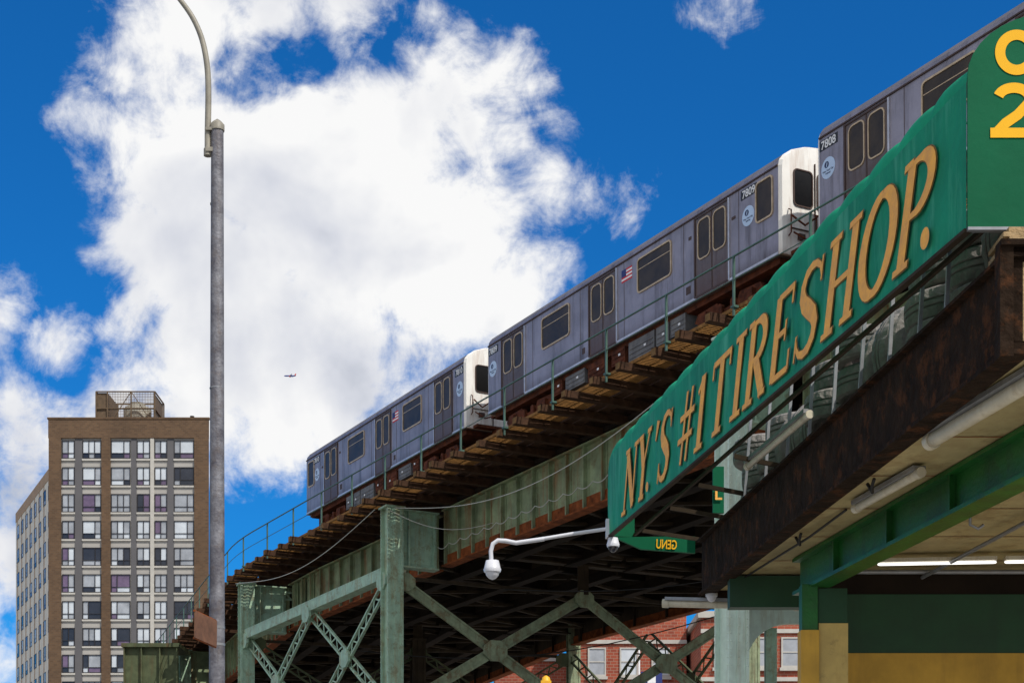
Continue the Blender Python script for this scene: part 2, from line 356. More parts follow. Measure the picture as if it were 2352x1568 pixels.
for bi,t in enumerate(bents[1:6]):
    near=(bi<=2)
    column(t,1.0,14.95,riv=near,mat=m_steel3 if bi==0 else m_steel2)
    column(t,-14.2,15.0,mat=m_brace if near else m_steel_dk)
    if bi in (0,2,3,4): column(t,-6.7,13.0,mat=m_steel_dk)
    b=MB(); b.fbox(T,t-.03,t+.03,-.72,.7,13.0,14.9); b.fbox(T,t-.22,t+.22,-.72,.7,12.94,13.0); b.fbox(T,t-.22,t+.22,-.72,.7,14.9,14.95)
    for w in (.4,-.6): b.fbox(T,t-.2,t-.03,w,w+.05,13.0,14.9)
    if near:
        rivets(b,T,[(.66-.13*k,13.12,t-.03,-1) for k in range(10)]+[(.66-.13*k,14.78,t-.03,-1) for k in range(10)]+[(.6,13.2+.13*k,t-.03,-1) for k in range(12)]+[(-.5,13.2+.13*k,t-.03,-1) for k in range(12)],dirw='a')
    b.build('bracket_girder',via,m_steel2 if near else m_steel)
    b=MB(); b.fbox(T,t-.03,t+.03,-14,-1.2,13.7,14.9); b.fbox(T,t-.2,t+.2,-14,-1.2,13.64,13.7); b.build('cross_girder',via,m_steel_dk)
    if bi>=1:
        nv=hd(cl(t)[1]); nv=Vector((nv.x,nv.y,0))
        mm=m_brace if bi==1 else m_sideg
        for wa,wb in ((.7,-6.7),(-6.7,-13.9)):
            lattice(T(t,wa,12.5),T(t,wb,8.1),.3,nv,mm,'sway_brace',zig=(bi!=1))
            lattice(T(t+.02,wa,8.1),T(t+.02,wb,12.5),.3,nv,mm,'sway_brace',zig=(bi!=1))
            wm=(wa+wb)/2
            gusset(lambda x,y,z,t=t,wm=wm: T(t-.15+z,wm+x,10.3+y),.5,mat=mm)
        for wm in (.55,-6.7,-13.7):
            gusset(lambda x,y,z,t=t,wm=wm: T(t-.14+z,wm+x,12.45+y),.42,mat=mm)
        if bi<3:
            b=MB(); b.beam(T(t,.6,12.6),T(t,-14,12.6),.1,.12); b.build('transverse_tie',via,m_steel_dk)
            b=MB(); b.beam(T(t,-6.7,12.6),T(t,-6.7,13.7),.4,.3,up=(0,1,0)); b.build('hanger',via,m_steel_dk)
        lattice(T(t,.7,7.9),T(t,-14,7.9),.3,nv,mm,'transverse_strut',zig=False)
t0,t1=20.67,36.2; tm=(t0+t1)/2
wn=Vector((-math.cos(TH0),-math.sin(TH0),0))
def TT(t,w,z):
    A=T(t0,w,z); B=T(t1,w,z); return A+(B-A)*((t-t0)/(t1-t0))
b=MB(); b.beam(TT(t0+.3,1.0,12.95),TT(t1-.3,1.0,12.95),.45,.05); b.beam(TT(t0+.3,1.0,12.6),TT(t1-.3,1.0,12.6),.45,.05); b.beam(TT(t0+.3,1.2,12.78),TT(t1-.3,1.2,12.78),.04,.3); b.build('longitudinal_strut',via,m_steel2)
lattice(TT(t0+.3,1,8.0),TT(t1-.3,1,8.0),.4,wn,m_steel2,'longitudinal_strut')
for wq,mq in ((1.0,m_steel2),(-14.0,m_sideg)):
    for a0,a1 in ((t0+.3,tm),(tm,t1-.3)):
        for za,zb2 in ((12.5,8.1),(8.1,12.5)):
            dw=.05 if za>zb2 else -.05
            lattice(TT(a0,wq+dw,za),TT(a1,wq+dw,zb2),.4,wn,mq,'lattice_brace',bars=.06)
        am=(a0+a1)/2
        gusset(lambda x,y,z,am=am,wq=wq: TT(am+x,wq+.08+z,10.3+y),.45,mat=mq)
for am in (t0+.4,tm,t1-.4): gusset(lambda x,y,z,am=am: TT(am+x,1.16+z,12.5+y),.42,mat=m_steel2)
lattice(T(36.2,.9,14.6),T(36.2,-6,14.6),.3,Vector((hd(TH0).x,hd(TH0).y,0)),m_steel2,'outrigger_truss')
b=MB(); xa,xb,yy=-20.1,-17.3,88
b.fbox(I,xa,xb,yy,yy+.06,6,14.1); b.fbox(I,xa-.1,xb+.1,yy-.25,yy+3,14.1,14.3); b.fbox(I,xa,xa+.06,yy,yy+3,6,14.1)
for x in (xa,xa+.9,xa+1.85,xb-.06): b.fbox(I,x,x+.06,yy-.2,yy-.001,6,14.1)
b.build('side_girder',via,m_sideg)
sf=thing('station_portal_frame',(8.2,61,0),'pale green riveted steel portal frame with arched bracket','steel frame')
b=MB()
b.beam((8.0,61,0),(8.0,61,11.7),.55,.5,up=(0,1,0)); b.beam((8.42,61,0),(8.42,61,10.4),.12,.45,up=(0,1,0))
b.build('column',sf,m_steel3)
b=MB(); P=[(8.28,11.7),(12.5,11.7),(12.5,11.1),(9.9,11.1)]+[(9.9-1.5*math.sin(math.radians(a)),9.6+1.5*math.cos(math.radians(a))) for a in range(10,91,10)]+[(8.28,9.6)]
b.prism(I,P,60.8,61.1); b.build('arched_bracket',sf,m_steel3)
b=MB(); b.beam((9.35,61.4,0),(9.35,61.4,11.0),.4,.4,up=(0,1,0)); b.build('column',sf,m_steel2)
def cable(name,pts,r,mat,label):
    e=thing(name,pts[0],label,'cable'); b=MB(); b.tube(pts,r,5); b.build('wire',e,mat); return e
cable('festoon_cable',[T(20.7-20.2*i/40,1.05,15.0-1.42*math.sin(math.pi*i/40)) for i in range(41)],.014,m_wire,'pale cable sagging below the railway walkway')
cable('festoon_cable',[T(20.5-17.5*i/160,-.68,13.75-.12*abs(math.sin(i/160*math.pi*20))) for i in range(161)],.016,m_wire,'scalloped pale cable strung along the plate girder')
cable('festoon_cable',[T(36-15*f/30,1.5,14.95-.8*math.sin(math.pi*f/30)) for f in range(31)],.014,m_wire,'thin pale cable sagging beneath the walkway')
cable('festoon_cable',[T(20.5-4*f/12,1.3-.2*f,14.9-.5*math.sin(math.pi*f/12)-.08*f) for f in range(13)],.012,m_wire,'thin pale cable drooping beside the steel column')
cable('utility_cable',[T(20-i*1.2,-3-.4*i,12.4-.9*math.sin(math.pi*i/14)) for i in range(15)],.02,m_wdk,'dark cable hanging beneath the viaduct')
cable('utility_cable',[T(34-i*1.4,-2-.7*i,12.2-1.3*math.sin(math.pi*i/14)) for i in range(15)],.022,m_wdk,'dark cable hanging beneath the viaduct')
# ---------------------------------------------------------------- subway cars
CL=15.48
def profile(inset=0.0):
    H=[(0,1.05),(0,3.22),(-.03,3.36),(-.14,3.5),(-.4,3.68),(-.8,3.82),(-1.33,3.88)]
    H=[(y-inset if y>-1 else y,z) for y,z in H]
    return H+[(-2.66-y,z) for y,z in H[-2::-1]]
def make_car(flip=False):
    X_=(lambda a: CL-a) if flip else (lambda a: a)
    I=lambda a,b,c: Vector((X_(a),b,c))
    root=thing('subway_car',(0,0,0),'','subway car','cars of one stainless steel train')
    b=MB(); P=profile()
    n=len(P)
    vs=[Vector((0.14,y,z)) for y,z in P]+[Vector((CL-.14,y,z)) for y,z in P]
    b.add(vs,[tuple(range(n)),tuple(range(2*n-1,n-1,-1))])
    for k in range(n):
        j=(k+1)%n
        b.c=1 if (2<=k<n-3) else 0
        b.sm=(1<=k<n-2)
        b.add([vs[k],vs[j],vs[n+j],vs[n+k]],[(0,1,2,3)])
    b.sm=False; b.c=0
    b.c=2; b.fbox(I,.14,CL-.14,0,.018,1.05,1.11); b.c=3; b.fbox(I,.14,CL-.14,-.01,.03,3.2,3.235)
    for x in (1.75,4.2,7.15,9.55,12.4): 
        b.fbox(I,x,x+.014,0,.004,1.12,3.2)
    b.fbox(I,.14,1.95,0,.004,1.62,1.635); b.fbox(I,4.3,7.1,0,.004,1.62,1.635); b.fbox(I,9.6,12.4,0,.004,1.62,1.635)
    b.fbox(I,3.9,4.1,0,.008,1.3,1.5); b.fbox(I,9.3,9.45,0,.008,1.28,1.45); b.fbox(I,1.9,2.05,0,.012,2.55,2.62); b.fbox(I,3.85,3.97,0,.012,2.7,2.78)
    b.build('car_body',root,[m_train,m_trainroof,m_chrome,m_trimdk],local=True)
    for xe,sg in ((.14,-1),(CL-.14,1)):
        b=MB(); Pi=profile(.045); vs=[(xe,y,z) for y,z in P]+[(xe+sg*.1,y,(z-1.05)*.988+1.05) for y,z in Pi]
        b.add(vs,[(k,(k+1)%n,n+(k+1)%n,n+k) for k in range(n)]+[tuple(range(n,2*n))])
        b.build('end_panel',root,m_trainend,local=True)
        xx=xe+sg*.1
        EF=lambda a,bb,c,xx=xx,sg=sg: Vector((xx+sg*bb,-a,c))
        for y0,y1,z0,z1 in ((.4,.94,2.3,3.16),(1.72,2.26,2.3,3.16),(1.12,1.54,2.3,3.16)):
            b=MB(); b.c=0; b.prism(EF,rrect(y0,y1,z0,z1,.1),0.0,.012)
            b.c=1; b.ring(EF,rrect(y0-.03,y1+.03,z0-.03,z1+.03,.12),rrect(y0,y1,z0,z1,.1),0,.03)
            b.build('end_window',root,[m_glassb,m_trimdk],local=True)
        b=MB()
        b.fbox(EF,1.02,1.04,0,.04,1.2,3.4); b.fbox(EF,1.62,1.64,0,.04,1.2,3.4)
        b.fbox(EF,.3,.85,0,.04,1.7,1.72); b.fbox(EF,.5,.7,0,.06,1.45,1.6)
        b.build('end_trim',root,m_trimdk,local=True)
        b=MB(); 
        for y in (.22,1.0): b.tube([EF(y,.02,1.5),EF(y,.12,1.55),EF(y,.12,2.1),EF(y,.02,2.15)],.018,6)
        b.tube([EF(.3,.05,2.0),EF(.5,.3,1.7),EF(.9,.35,2.0),EF(1.0,.2,2.4)],.028,6)
        b.tube([EF(.35,.05,1.6),EF(.6,.3,1.35),EF(1.0,.3,1.5)],.022,6)
        b.fbox(EF,.3,2.3,0,.3,1.05,1.14); b.fbox(EF,1.0,1.66,.0,.35,.8,1.04)
        b.build('coupling_gear',root,m_truck,local=True)
    for x0,x1 in ((2.19,3.64),(7.56,9.01),(12.93,14.38)):
        b=MB(); b.fbox(I,x0,x1,-.05,.012,1.12,3.12)
        b.c=1; b.fbox(I,x0-.05,x0,0,.03,1.08,3.17); b.c=2; b.fbox(I,x1,x1+.06,0,.03,1.08,3.17)
        b.fbox(I,x0,x1,0,.03,3.12,3.16)
        xm=(x0+x1)/2; b.fbox(I,xm-.022,xm+.022,.01,.02,1.12,3.12); b.fbox(I,x0,x1,.0,.03,1.06,1.12); b.fbox(I,x0,x0+.02,.01,.02,1.12,3.12)
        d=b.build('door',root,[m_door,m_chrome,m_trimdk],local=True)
        for a in (x0+.13,xm+.09):
            b=MB(); b.prism(I,rrect(a,a+.5,2.04,3.02,.13),.01,.018)
            b.c=1; b.ring(I,rrect(a-.035,a+.535,2.005,3.055,.16),rrect(a,a+.5,2.04,3.02,.13),.01,.032)
            b.build('door_window',d,[m_glass,m_trim],local=True)
    for x0,x1,z0,z1 in ((4.82,6.42,2.12,3.0),(10.2,11.8,2.12,3.0),(.38,1.0,2.12,3.05)):
        b=MB(); b.prism(I,rrect(x0,x1,z0,z1,.09),.0,.008)
        b.c=1; b.ring(I,rrect(x0-.045,x1+.045,z0-.045,z1+.045,.13),rrect(x0,x1,z0,z1,.09),0,.028)
        if x1-x0>1: b.fbox(I,x0,x1,.008,.016,z1-.27,z1-.25)
        b.build('window',root,[m_glass,m_trim],local=True)
    D=lambda a,b,c: Vector((a,b,c))
    for x in (X_(1.36),X_(15.02)):
        b=MB(); P=[(x+.25*math.cos(a*math.pi/12),2.42+.25*math.sin(a*math.pi/12)) for a in range(24)]
        b.prism(D,P,0,.006); b.c=1
        P=[(x+.05+.08*math.cos(a*math.pi/12),2.51+.075*math.sin(a*math.pi/12)) for a in range(24)]
        b.prism(D,P,.006,.009); b.c=0
        b.prism(D,[(x+.07,2.46),(x+.04,2.46),(x+.02,2.55),(x+.045,2.55)],.009,.011)
        r=b.build('roundel_emblem',root,[m_logo,m_logob],local=True)
        textobj('emblem_lettering',r,'New York City\nSubway',.062,m_logob,(x,.008,2.33),(-1,0,0),(0,0,1))
    b=MB(); fx,fz=(6.28 if flip else 7.28),2.64
    for k in range(7):
        b.c=0 if k%2==0 else 1
        b.fbox(D,fx-.54,fx,0,.005,fz+.05*k,fz+.05*(k+1))
    b.c=2; b.fbox(D,fx-.24,fx,.005,.008,fz+.15,fz+.35)
    b.build('flag_decal',root,[m_red,m_white,m_blue],local=True)
    b=MB(); b.fbox(I,.3,CL-.3,-2.5,-.16,.9,1.05); b.build('underframe',root,m_truck,local=True)
    for x0,x1,z0,mm in ((4.3,5.0,.45,m_equip),(5.1,5.7,.42,m_equip),(5.8,7.1,.4,m_equip),(7.3,8.0,.5,m_truck),(8.4,9.3,.42,m_truck),(9.5,10.6,.5,m_equip),(10.8,11.3,.55,m_truck)):
        b=MB(); b.fbox(I,x0,x1,-.9,-.1,z0,.93); 
        for k in range(3): b.fbox(I,x0+.05,x1-.05,-.1,-.085,z0+.06+.13*k,z0+.1+.13*k)
        b.c=1; b.fbox(I,x0+(x1-x0)*.3,x0+(x1-x0)*.3+.1,-.085,-.078,z0+.22,z0+.28)
        b.build('equipment_box',root,[mm,m_white],local=True)
    for xc in (2.5,CL-2.5):
        b=MB(); 
        b.prism(D,[(xc-1.5,.55),(xc-1.35,.75),(xc-.5,.78),(xc-.35,.55),(xc+.35,.55),(xc+.5,.78),(xc+1.35,.75),(xc+1.5,.55),(xc+1.2,.4),(xc+.4,.3),(xc-.4,.3),(xc-1.2,.4)],-.35,-.2)
        b.prism(D,[(xc-1.5,.55),(xc+1.5,.55),(xc+1.2,.4),(xc-1.2,.4)],-2.5,-2.35)
        for s in (-1,1):
            b.fbox(D,xc+s*1.0-.16,xc+s*1.0+.16,-.2,-.08,.32,.66)
            for z in (.35,.42,.49): b.tube([(xc+s*.28,-.22,z+.1),(xc+s*.28,-.12,z+.1)],.1,8)
        t=b.build('truck',root,m_truck,local=True)
        for s in (-1,1):
            b=MB(); b.tube([(xc+s*1.0,-.58,.41),(xc+s*1.0,-.44,.41)],.41,20); b.tube([(xc+s*1.0,-2.2,.41),(xc+s*1.0,-.58,.41)],.08,8)
            b.tube([(xc+s*1.0,-2.2,.41),(xc+s*1.0,-2.06,.41)],.41,20); b.build('wheelset',t,m_truck,local=True)
    return root
car0=make_car()
def copy_tree(o,par):
    c=o.copy(); COL.objects.link(c); c.parent=par
    for ch in list(o.children): copy_tree(ch,c)
    return c
cars=[car0,make_car(True),copy_tree(car0,None)]
for root,num,t0_,sx,lab,xs in ((cars[0],'7809',0,1,'stainless steel subway car numbered 7809 with small flag decal',(1.33,15.0)),(cars[1],'7810',16.97,.927,'stainless steel subway car numbered 7810 at end of train',(.5,14.15)),(cars[2],'7808',-16.78,1,'stainless steel subway car numbered 7808 above the green awning',(1.33,15.0))):
    root.location=T(t0_,0,15.95); root.rotation_euler=(0,.01,TH0+math.pi/2); root.scale=(sx,1,1); root['label']=lab
    for x in xs:
        b=MB(); b.fbox(I,x-.33,x+.33,0,.006,2.89,3.13); p=b.build('number_plate',root,m_black,local=True)
        textobj('number_lettering',p,num,.27,m_white,(x,.009,3.01),(-1,0,0),(0,0,1),off=.004)
# ---------------------------------------------------------------- awning sign
SO=Vector((.955,16.85,5.1)); Sa=Vector((1.455,-7.85,0)).normalized(); Sn=Vector((Sa.y,-Sa.x,0))
def S(a,o,z): return SO+Sa*a+Sn*o+Vector((0,0,z))
sign=thing('awning_sign',(.955,16.85,5.1),'long green vinyl awning sign with ochre lettering above tyre racks','sign')
SLEN=7.98
def dep(a): return .28-.02*a
def bump(a): return abs(math.sin(math.pi*(a)/.47))**.55
def ftop(a):
    top=.77+.004*bump(a)
    if a<.22: top-= .12*(1-math.sqrt(max(0,1-((.22-a)/.22)**2)))
    return top
b=MB(); na,nz=160,10; b.sm=True; vs=[];fs=[]
for i in range(na+1):
    a=SLEN*i/na; top=ftop(a)
    for j in range(nz+1):
        z=top*j/nz; vs.append(S(a,(.005*math.sin(a*3.1+z*2)+.004*math.sin(a*9+z*7)+.003*math.sin(a*23-z*9))*math.sin(math.pi*j/nz)*min(1,(SLEN-a)*2),z))
for i in range(na):
    for j in range(nz): q=i*(nz+1)+j; fs.append((q,q+1,q+nz+2,q+nz+1))
b.add(vs,fs); b.build('awning_face',sign,m_face)
b=MB(); b.sm=True; vs=[];fs=[]; na=340; nj=10
for i in range(na+1):
    a=SLEN*i/na; ef=min(1,(SLEN-a)*3)
    for j in range(nj+1):
        f=math.radians(90*j/nj); top=ftop(a)
        rz=.12+.05*bump(a)*ef*(1-.06*a)
        if a<.3: rz*=.5+1.67*a
        vs.append(S(a,-dep(a)*(1-math.cos(f))-.001+.016*bump(a)*math.sin(2*f)*ef,top+rz*math.sin(f)))
for i in range(na):
    for j in range(nj): q=i*(nj+1)+j; fs.append((q,q+1,q+nj+2,q+nj+1))
b.add(vs,fs); b.build('awning_top',sign,m_puff)
b=MB(); b.prism(lambda a,bb,c: S(bb,a,c),[(0,0),(0,.64),(-.12,.69),(-.27,.71),(-.27,0)],-.006,-.002); b.build('awning_side',sign,m_panel)
b=MB(); b.beam(S(0,-.27,.02),S(SLEN,-dep(SLEN),.02),.025,.025); b.fbox(S,-.02,SLEN,-.03,.012,-.022,-.002)
b.build('awning_frame',sign,m_steel_dk)
for a in (.3,1.3,2.2,3.2):
    b=MB(); b.beam(S(a,-.27,.0),S(a+.25,-1.1+.12*a,-.15),.035,.035); b.build('support_arm',sign,m_steel_dk)
class Let:
    def __init__(s): s.b=MB(); s.k=0
    def put(s,a0,wd,h,strokes):
        sh=.34
        for st in strokes:
            pts,ws=st
            if not isinstance(ws,(list,tuple)): ws=[ws]*len(pts)
            P=[Vector((x*wd,y*h)) for x,y in pts]; n=len(P)
            s.k+=1
            for mi,ex,o0 in ((1,.014,.012),(0,0,.017)):
                Lp=[];Rp=[]
                for i in range(n):
                    d=(P[min(i+1,n-1)]-P[max(i-1,0)]).normalized(); nn=Vector((-d.y,d.x)); c=P[i].copy()
                    if i==0: c-=d*ex/2
                    if i==n-1: c+=d*ex/2
                    Lp.append(c+nn*(ws[i]+ex)/2); Rp.append(c-nn*(ws[i]+ex)/2)
                off=o0+.0005*(s.k%9); vs=[]
                for q,r in zip(Lp,Rp):
                    for p in (q,r): vs.append(S(a0+p.x+sh*p.y,off,.075+p.y))
                s.b.c=mi; s.b.add(vs,[(2*i,2*i+1,2*i+3,2*i+2) for i in range(n-1)])
def arc(cx,cy,rx,ry,a0,a1,n=14): return [(cx+rx*math.cos(math.radians(a0+(a1-a0)*i/n)),cy+ry*math.sin(math.radians(a0+(a1-a0)*i/n))) for i in range(n+1)]
K,k_=.11,.042
SE=.037
def ser(x,y,w=.26): return ([(x-w/2-.03,y),(x+w/2+.03,y)],SE)
def arcw(n,lo,hi): return [lo+(hi-lo)*math.sin(math.pi*i/n) for i in range(n+1)]
scurve=[(.93,.78),(.85,.9),(.68,.97),(.48,.985),(.28,.94),(.17,.83),(.17,.72),(.28,.61),(.5,.51),(.73,.4),(.84,.28),(.8,.14),(.65,.04),(.45,.015),(.25,.05),(.12,.14),(.06,.26)]
sw=[w*1.2 for w in [.02,.03,.035,.045,.06,.075,.085,.09,.095,.09,.085,.075,.06,.045,.035,.03,.02]]
G={
'N':[([(.14,0),(.14,1)],k_),([(.14,.98),(.82,.02)],K*.9),([(.82,0),(.82,1)],k_),ser(.12,.0),ser(.14,1),ser(.84,1)],
'Y':[([(.1,1),(.5,.48)],K*.9),([(.92,1),(.5,.48)],k_),([(.5,.5),(.5,0)],K*.9),ser(.5,0,.4),ser(.1,1,.36),ser(.9,1,.3)],
'S':[(scurve,sw),([(.93,.99),(.93,.72)],.025),([(.07,.3),(.07,.0)],.025)],
'#':[([(.3,-.02),(.42,1.0)],.05),([(.66,-.02),(.78,1.0)],.05),([(.05,.66),(1.02,.66)],.045),([(.0,.34),(.97,.34)],.045)],
'1':[([(.55,0),(.55,1)],K),([(.55,.97),(.2,.8)],.045),ser(.55,0,.6)],
'T':[([(.5,0),(.5,.97)],K),([(.03,.97),(.97,.97)],.045),([(.04,.98),(.04,.78)],.035),([(.96,.98),(.96,.78)],.035),ser(.5,0,.4)],
'I':[([(.5,0),(.5,1)],K),ser(.5,0,.9),ser(.5,1,.9)],
'R':[([(.22,0),(.22,1)],K),([(.22,.98)]+arc(.45,.745,.38,.235,90,-90)+[(.22,.51)],[.034]+arcw(14,.038,.1)+[.034]),([(.45,.52),(.92,.0)],K*.95),ser(.22,0,.4),ser(.12,1,.2),ser(.92,0,.24)],
'E':[([(.22,0),(.22,1)],K),([(.2,.98),(.9,.98)],.042),([(.2,.52),(.68,.52)],.038),([(.2,.018),(.95,.018)],.042),([(.9,1),(.9,.78)],.035),([(.95,0),(.95,.24)],.035),([(.68,.64),(.68,.4)],.03)],
'H':[([(.2,0),(.2,1)],K),([(.82,0),(.82,1)],K),([(.2,.5),(.82,.5)],.038),ser(.2,0,.32),ser(.2,1,.32),ser(.82,0,.32),ser(.82,1,.32)],
'O':[(arc(.5,.5,.42,.49,90,450,32),[.045+.075*abs(math.cos(math.radians(90+360*i/32))) for i in range(33)])],
'P':[([(.22,0),(.22,1)],K),([(.22,.98)]+arc(.45,.72,.42,.26,90,-90)+[(.22,.46)],[.034]+arcw(14,.038,.105)+[.034]),ser(.22,0,.4),ser(.12,1,.2)],
}
def dot(L,a,z,r=.05):
    P=[(r*math.cos(i*math.pi/8),r*math.sin(i*math.pi/8)) for i in range(16)]
    L.b.add([S(a+x,.02,.065+z+y) for x,y in P],[tuple(range(16))])
for ch,a,wd in (('N',.62,.46),('Y',1.14,.36),('.',1.55,0),("'",1.66,.18),('S',1.86,.36),('#',2.48,.42),('1',2.94,.32),('T',3.38,.47),('I',3.95,.25),('R',4.27,.46),('E',4.83,.43),('S',5.34,.45),('H',5.88,.53),('O',6.46,.54),('P',7.05,.46),('.',7.5,0)):
    h=.54; L=Let()
    if ch=='.': dot(L,a,.06,.045 if a<3 else .06)
    elif ch=="'":
        L.put(a,wd,h,[([(.5,1.0),(.25,.72)],[.09,.03])])
    else: L.put(a,wd,h,G[ch])
    L.b.build('lettering',sign,[m_letter,m_letedge])
XP,YP=2.411,8.985
b=MB(); P=[(XP,5.098),(XP,5.9)]+[(XP+.5*(1-math.cos(math.radians(x))),5.9+.34*math.sin(math.radians(x))) for x in range(10,91,10)]+[(5.2,6.27),(5.2,5.098)]
b.prism(I,P,YP,YP+.012); b.build('awning_end_face',sign,m_panel)
b=MB(); b.sm=True
Q=P[1:-1]; vs=[]; fs=[]
for (x,z) in Q:
    for k in range(5): vs.append((x+.02*k*(1 if x<2.9 else 0),YP+.012+.07*k,z-.0+(.03*math.sin(k*.7))))
for i in range(len(Q)-1):
    for k in range(4): q=i*5+k; fs.append((q,q+1,q+6,q+5))
b.add(vs,fs); b.build('awning_end_top',sign,m_puff)
b=MB(); b.fbox(I,XP,5.2,YP-.012,YP+.03,5.08,5.096); b.build('awning_end_trim',sign,m_galv)
def flatstroke(b,pts,wd,y):
    P=[Vector(p) for p in pts]; n=len(P); vs=[]
    for i in range(n):
        d=(P[min(i+1,n-1)]-P[max(i-1,0)]).normalized(); nn=Vector((-d.y,d.x))*wd/2
        for q in (P[i]+nn,P[i]-nn): vs.append((q.x,y,q.y))
    b.add(vs,[(2*i,2*i+1,2*i+3,2*i+2) for i in range(n-1)])
def ell(cx,cz,rx,rz,a0,a1,n=24): return [(cx+rx*math.cos(math.radians(a0+(a1-a0)*i/n)),cz+rz*math.sin(math.radians(a0+(a1-a0)*i/n))) for i in range(n+1)]
b=MB(); flatstroke(b,ell(2.67,6.02,.088,.093,0,360,40),.054,YP-.004); b.build('digit',sign,m_digit)
b=MB(); flatstroke(b,ell(2.655,5.775,.084,.058,165,-35,18)+[(2.675,5.69),(2.61,5.645),(2.57,5.602)],.054,YP-.004); flatstroke(b,[(2.53,5.595),(2.77,5.595)],.052,YP-.005); b.build('digit',sign,m_digit)
# ---------------------------------------------------------------- shop
shop=thing('tire_shop_canopy',(3,14,0),'tyre shop canopy with tarred fascia, cream ceiling and green beam','shop')
FO=Vector((1.78,16.1,0)); Fa=Vector((.79,-7.2,0)).normalized(); Fi=Vector((-Fa.y,Fa.x,0))
def F(a,i,z): return FO+Fa*a+Fi*i+Vector((0,0,z))
b=MB(); b.fbox(F,0,7.3,.02,.10,4.40,4.88,n=20); b.fbox(F,0,7.34,-.03,.12,4.88,4.9); b.fbox(F,0,7.34,-.02,.12,4.375,4.40)
b.build('fascia_beam',shop,m_fascia)
b=MB(); b.fbox(I,1.9,8,16.06,16.2,4.36,4.9); b.build('fascia_return',shop,m_fascia)
b=MB(); b.add([(1.86,16.05,4.42),(8,16.05,4.42),(8,8.85,4.42),(2.66,8.85,4.42)],[(0,1,2,3)])
b.add([(1.86,16.05,4.86),(8,16.05,4.86),(8,8.85,4.86),(2.66,8.85,4.86)],[(0,1,2,3)]); b.build('ceiling',shop,m_ceil)
b=MB(); b.fbox(I,2.53,2.6,8.8,8.9,4.36,4.93); b.fbox(I,2.53,5.5,8.78,8.89,4.93,4.96); b.build('corner_bracket',shop,m_fascia)
b=MB(); b.fbox(I,2.66,5.5,8.84,8.88,4.45,4.86); b.c=1; b.fbox(I,2.6,5.5,8.845,8.9,4.86,4.93); b.fbox(I,2.6,5.5,8.845,8.9,4.38,4.45); b.fbox(I,2.6,2.66,8.842,8.9,4.45,4.86); b.build('plywood_panel',shop,[m_wood,m_fascia])
for k in range(4):
    b=MB(); b.fbox(I,2.58+.03*(k%2),5.2,8.9+.006*k,9.2,4.965+.028*k,4.99+.028*k); b.build('lumber',shop,m_wood)
for a in (1.6,2.3,2.95,3.55,4.15,4.75,5.35,5.9,6.35):
    b=MB(); ln=random.uniform(-.05,.05); b.beam(F(a,.03,4.9),F(a+ln,.08,5.6),.03,.022,up=(1,0,0)); b.build('rack_post',shop,m_galv)
def GB(a,i,z): return Vector((2.53,14.2,0))+Vector((.168,-.986,0))*a+Vector((.986,.168,0))*i+Vector((0,0,z))
b=MB(); b.fbox(GB,-.3,5.4,-.02,.02,4.13,4.38); b.fbox(GB,-.3,5.4,-.09,.09,4.38,4.41); b.fbox(GB,-.3,5.4,-.09,.09,4.1,4.13)
for a in (.6,1.7,2.8,3.9): b.fbox(GB,a,a+.03,-.07,-.02,4.13,4.38)
b.build('steel_beam',shop,m_gbeam)
b=MB(); b.fbox(I,1.95,3.0,15.2,15.36,4.12,4.40); b.build('cross_beam',shop,m_gwall)
b=MB(); b.fbox(I,2.40,2.53,14.05,14.2,0,4.12); b.c=1; b.fbox(I,2.39,2.54,14.04,14.21,0,3.74); b.build('column',shop,[m_gbeam,m_ywall])
b=MB(); b.fbox(I,2.54,2.78,14.08,14.3,0,4.09); b.c=1; b.fbox(I,2.542,2.785,14.07,14.06+.25,0,3.8); b.build('column',shop,[m_gwall,m_ycol])
b=MB(); b.fbox(I,2.8,8,15.0,15.12,3.68,4.2); b.c=2; b.fbox(I,2.8,8,15.01,15.12,4.2,4.42); b.c=1; b.fbox(I,2.8,8,14.99,15.13,0,3.68); b.build('wall',shop,[m_gwall,m_ywall,m_under])
b=MB(); b.tube([(2.9,14.8,4.36),(7,14.8,4.36)],.02,8); b.tube([(3.6,14.9,4.33),(3.95,12,4.36),(4.2,10,4.37)],.018,8); b.build('conduit',shop,m_galv)
for x,y in ((2.95,13.7),(3.4,12.6)):
    b=MB(); b.tube([(x,y,4.42),(x,y,4.3),(x+.06,y,4.27),(x+.1,y,4.3)],.012,6); b.build('ceiling_hook',shop,m_galv)
b=MB()
for k in range(7):
    b.add([(1.95+.1*k,15.6-1.0*k,4.416),(7.9,15.6-1.0*k,4.416),(7.9,15.585-1.0*k,4.416),(1.95+.1*k,15.585-1.0*k,4.416)],[(0,1,2,3)])
b.build('ceiling_seam',shop,m_rust)
b=MB()
for a in (2.6,4.4):
    b.tube([F(a,.2,4.4),F(a+.05,.22,4.33),F(a+.1,.2,4.36),F(a+.15,.2,4.4)],.012,6)
b.tube([F(.4,.2,4.4),F(2.8,.25,4.36),F(3.6,.3,4.4)],.01,5); b.build('loose_wire',shop,m_wdk)
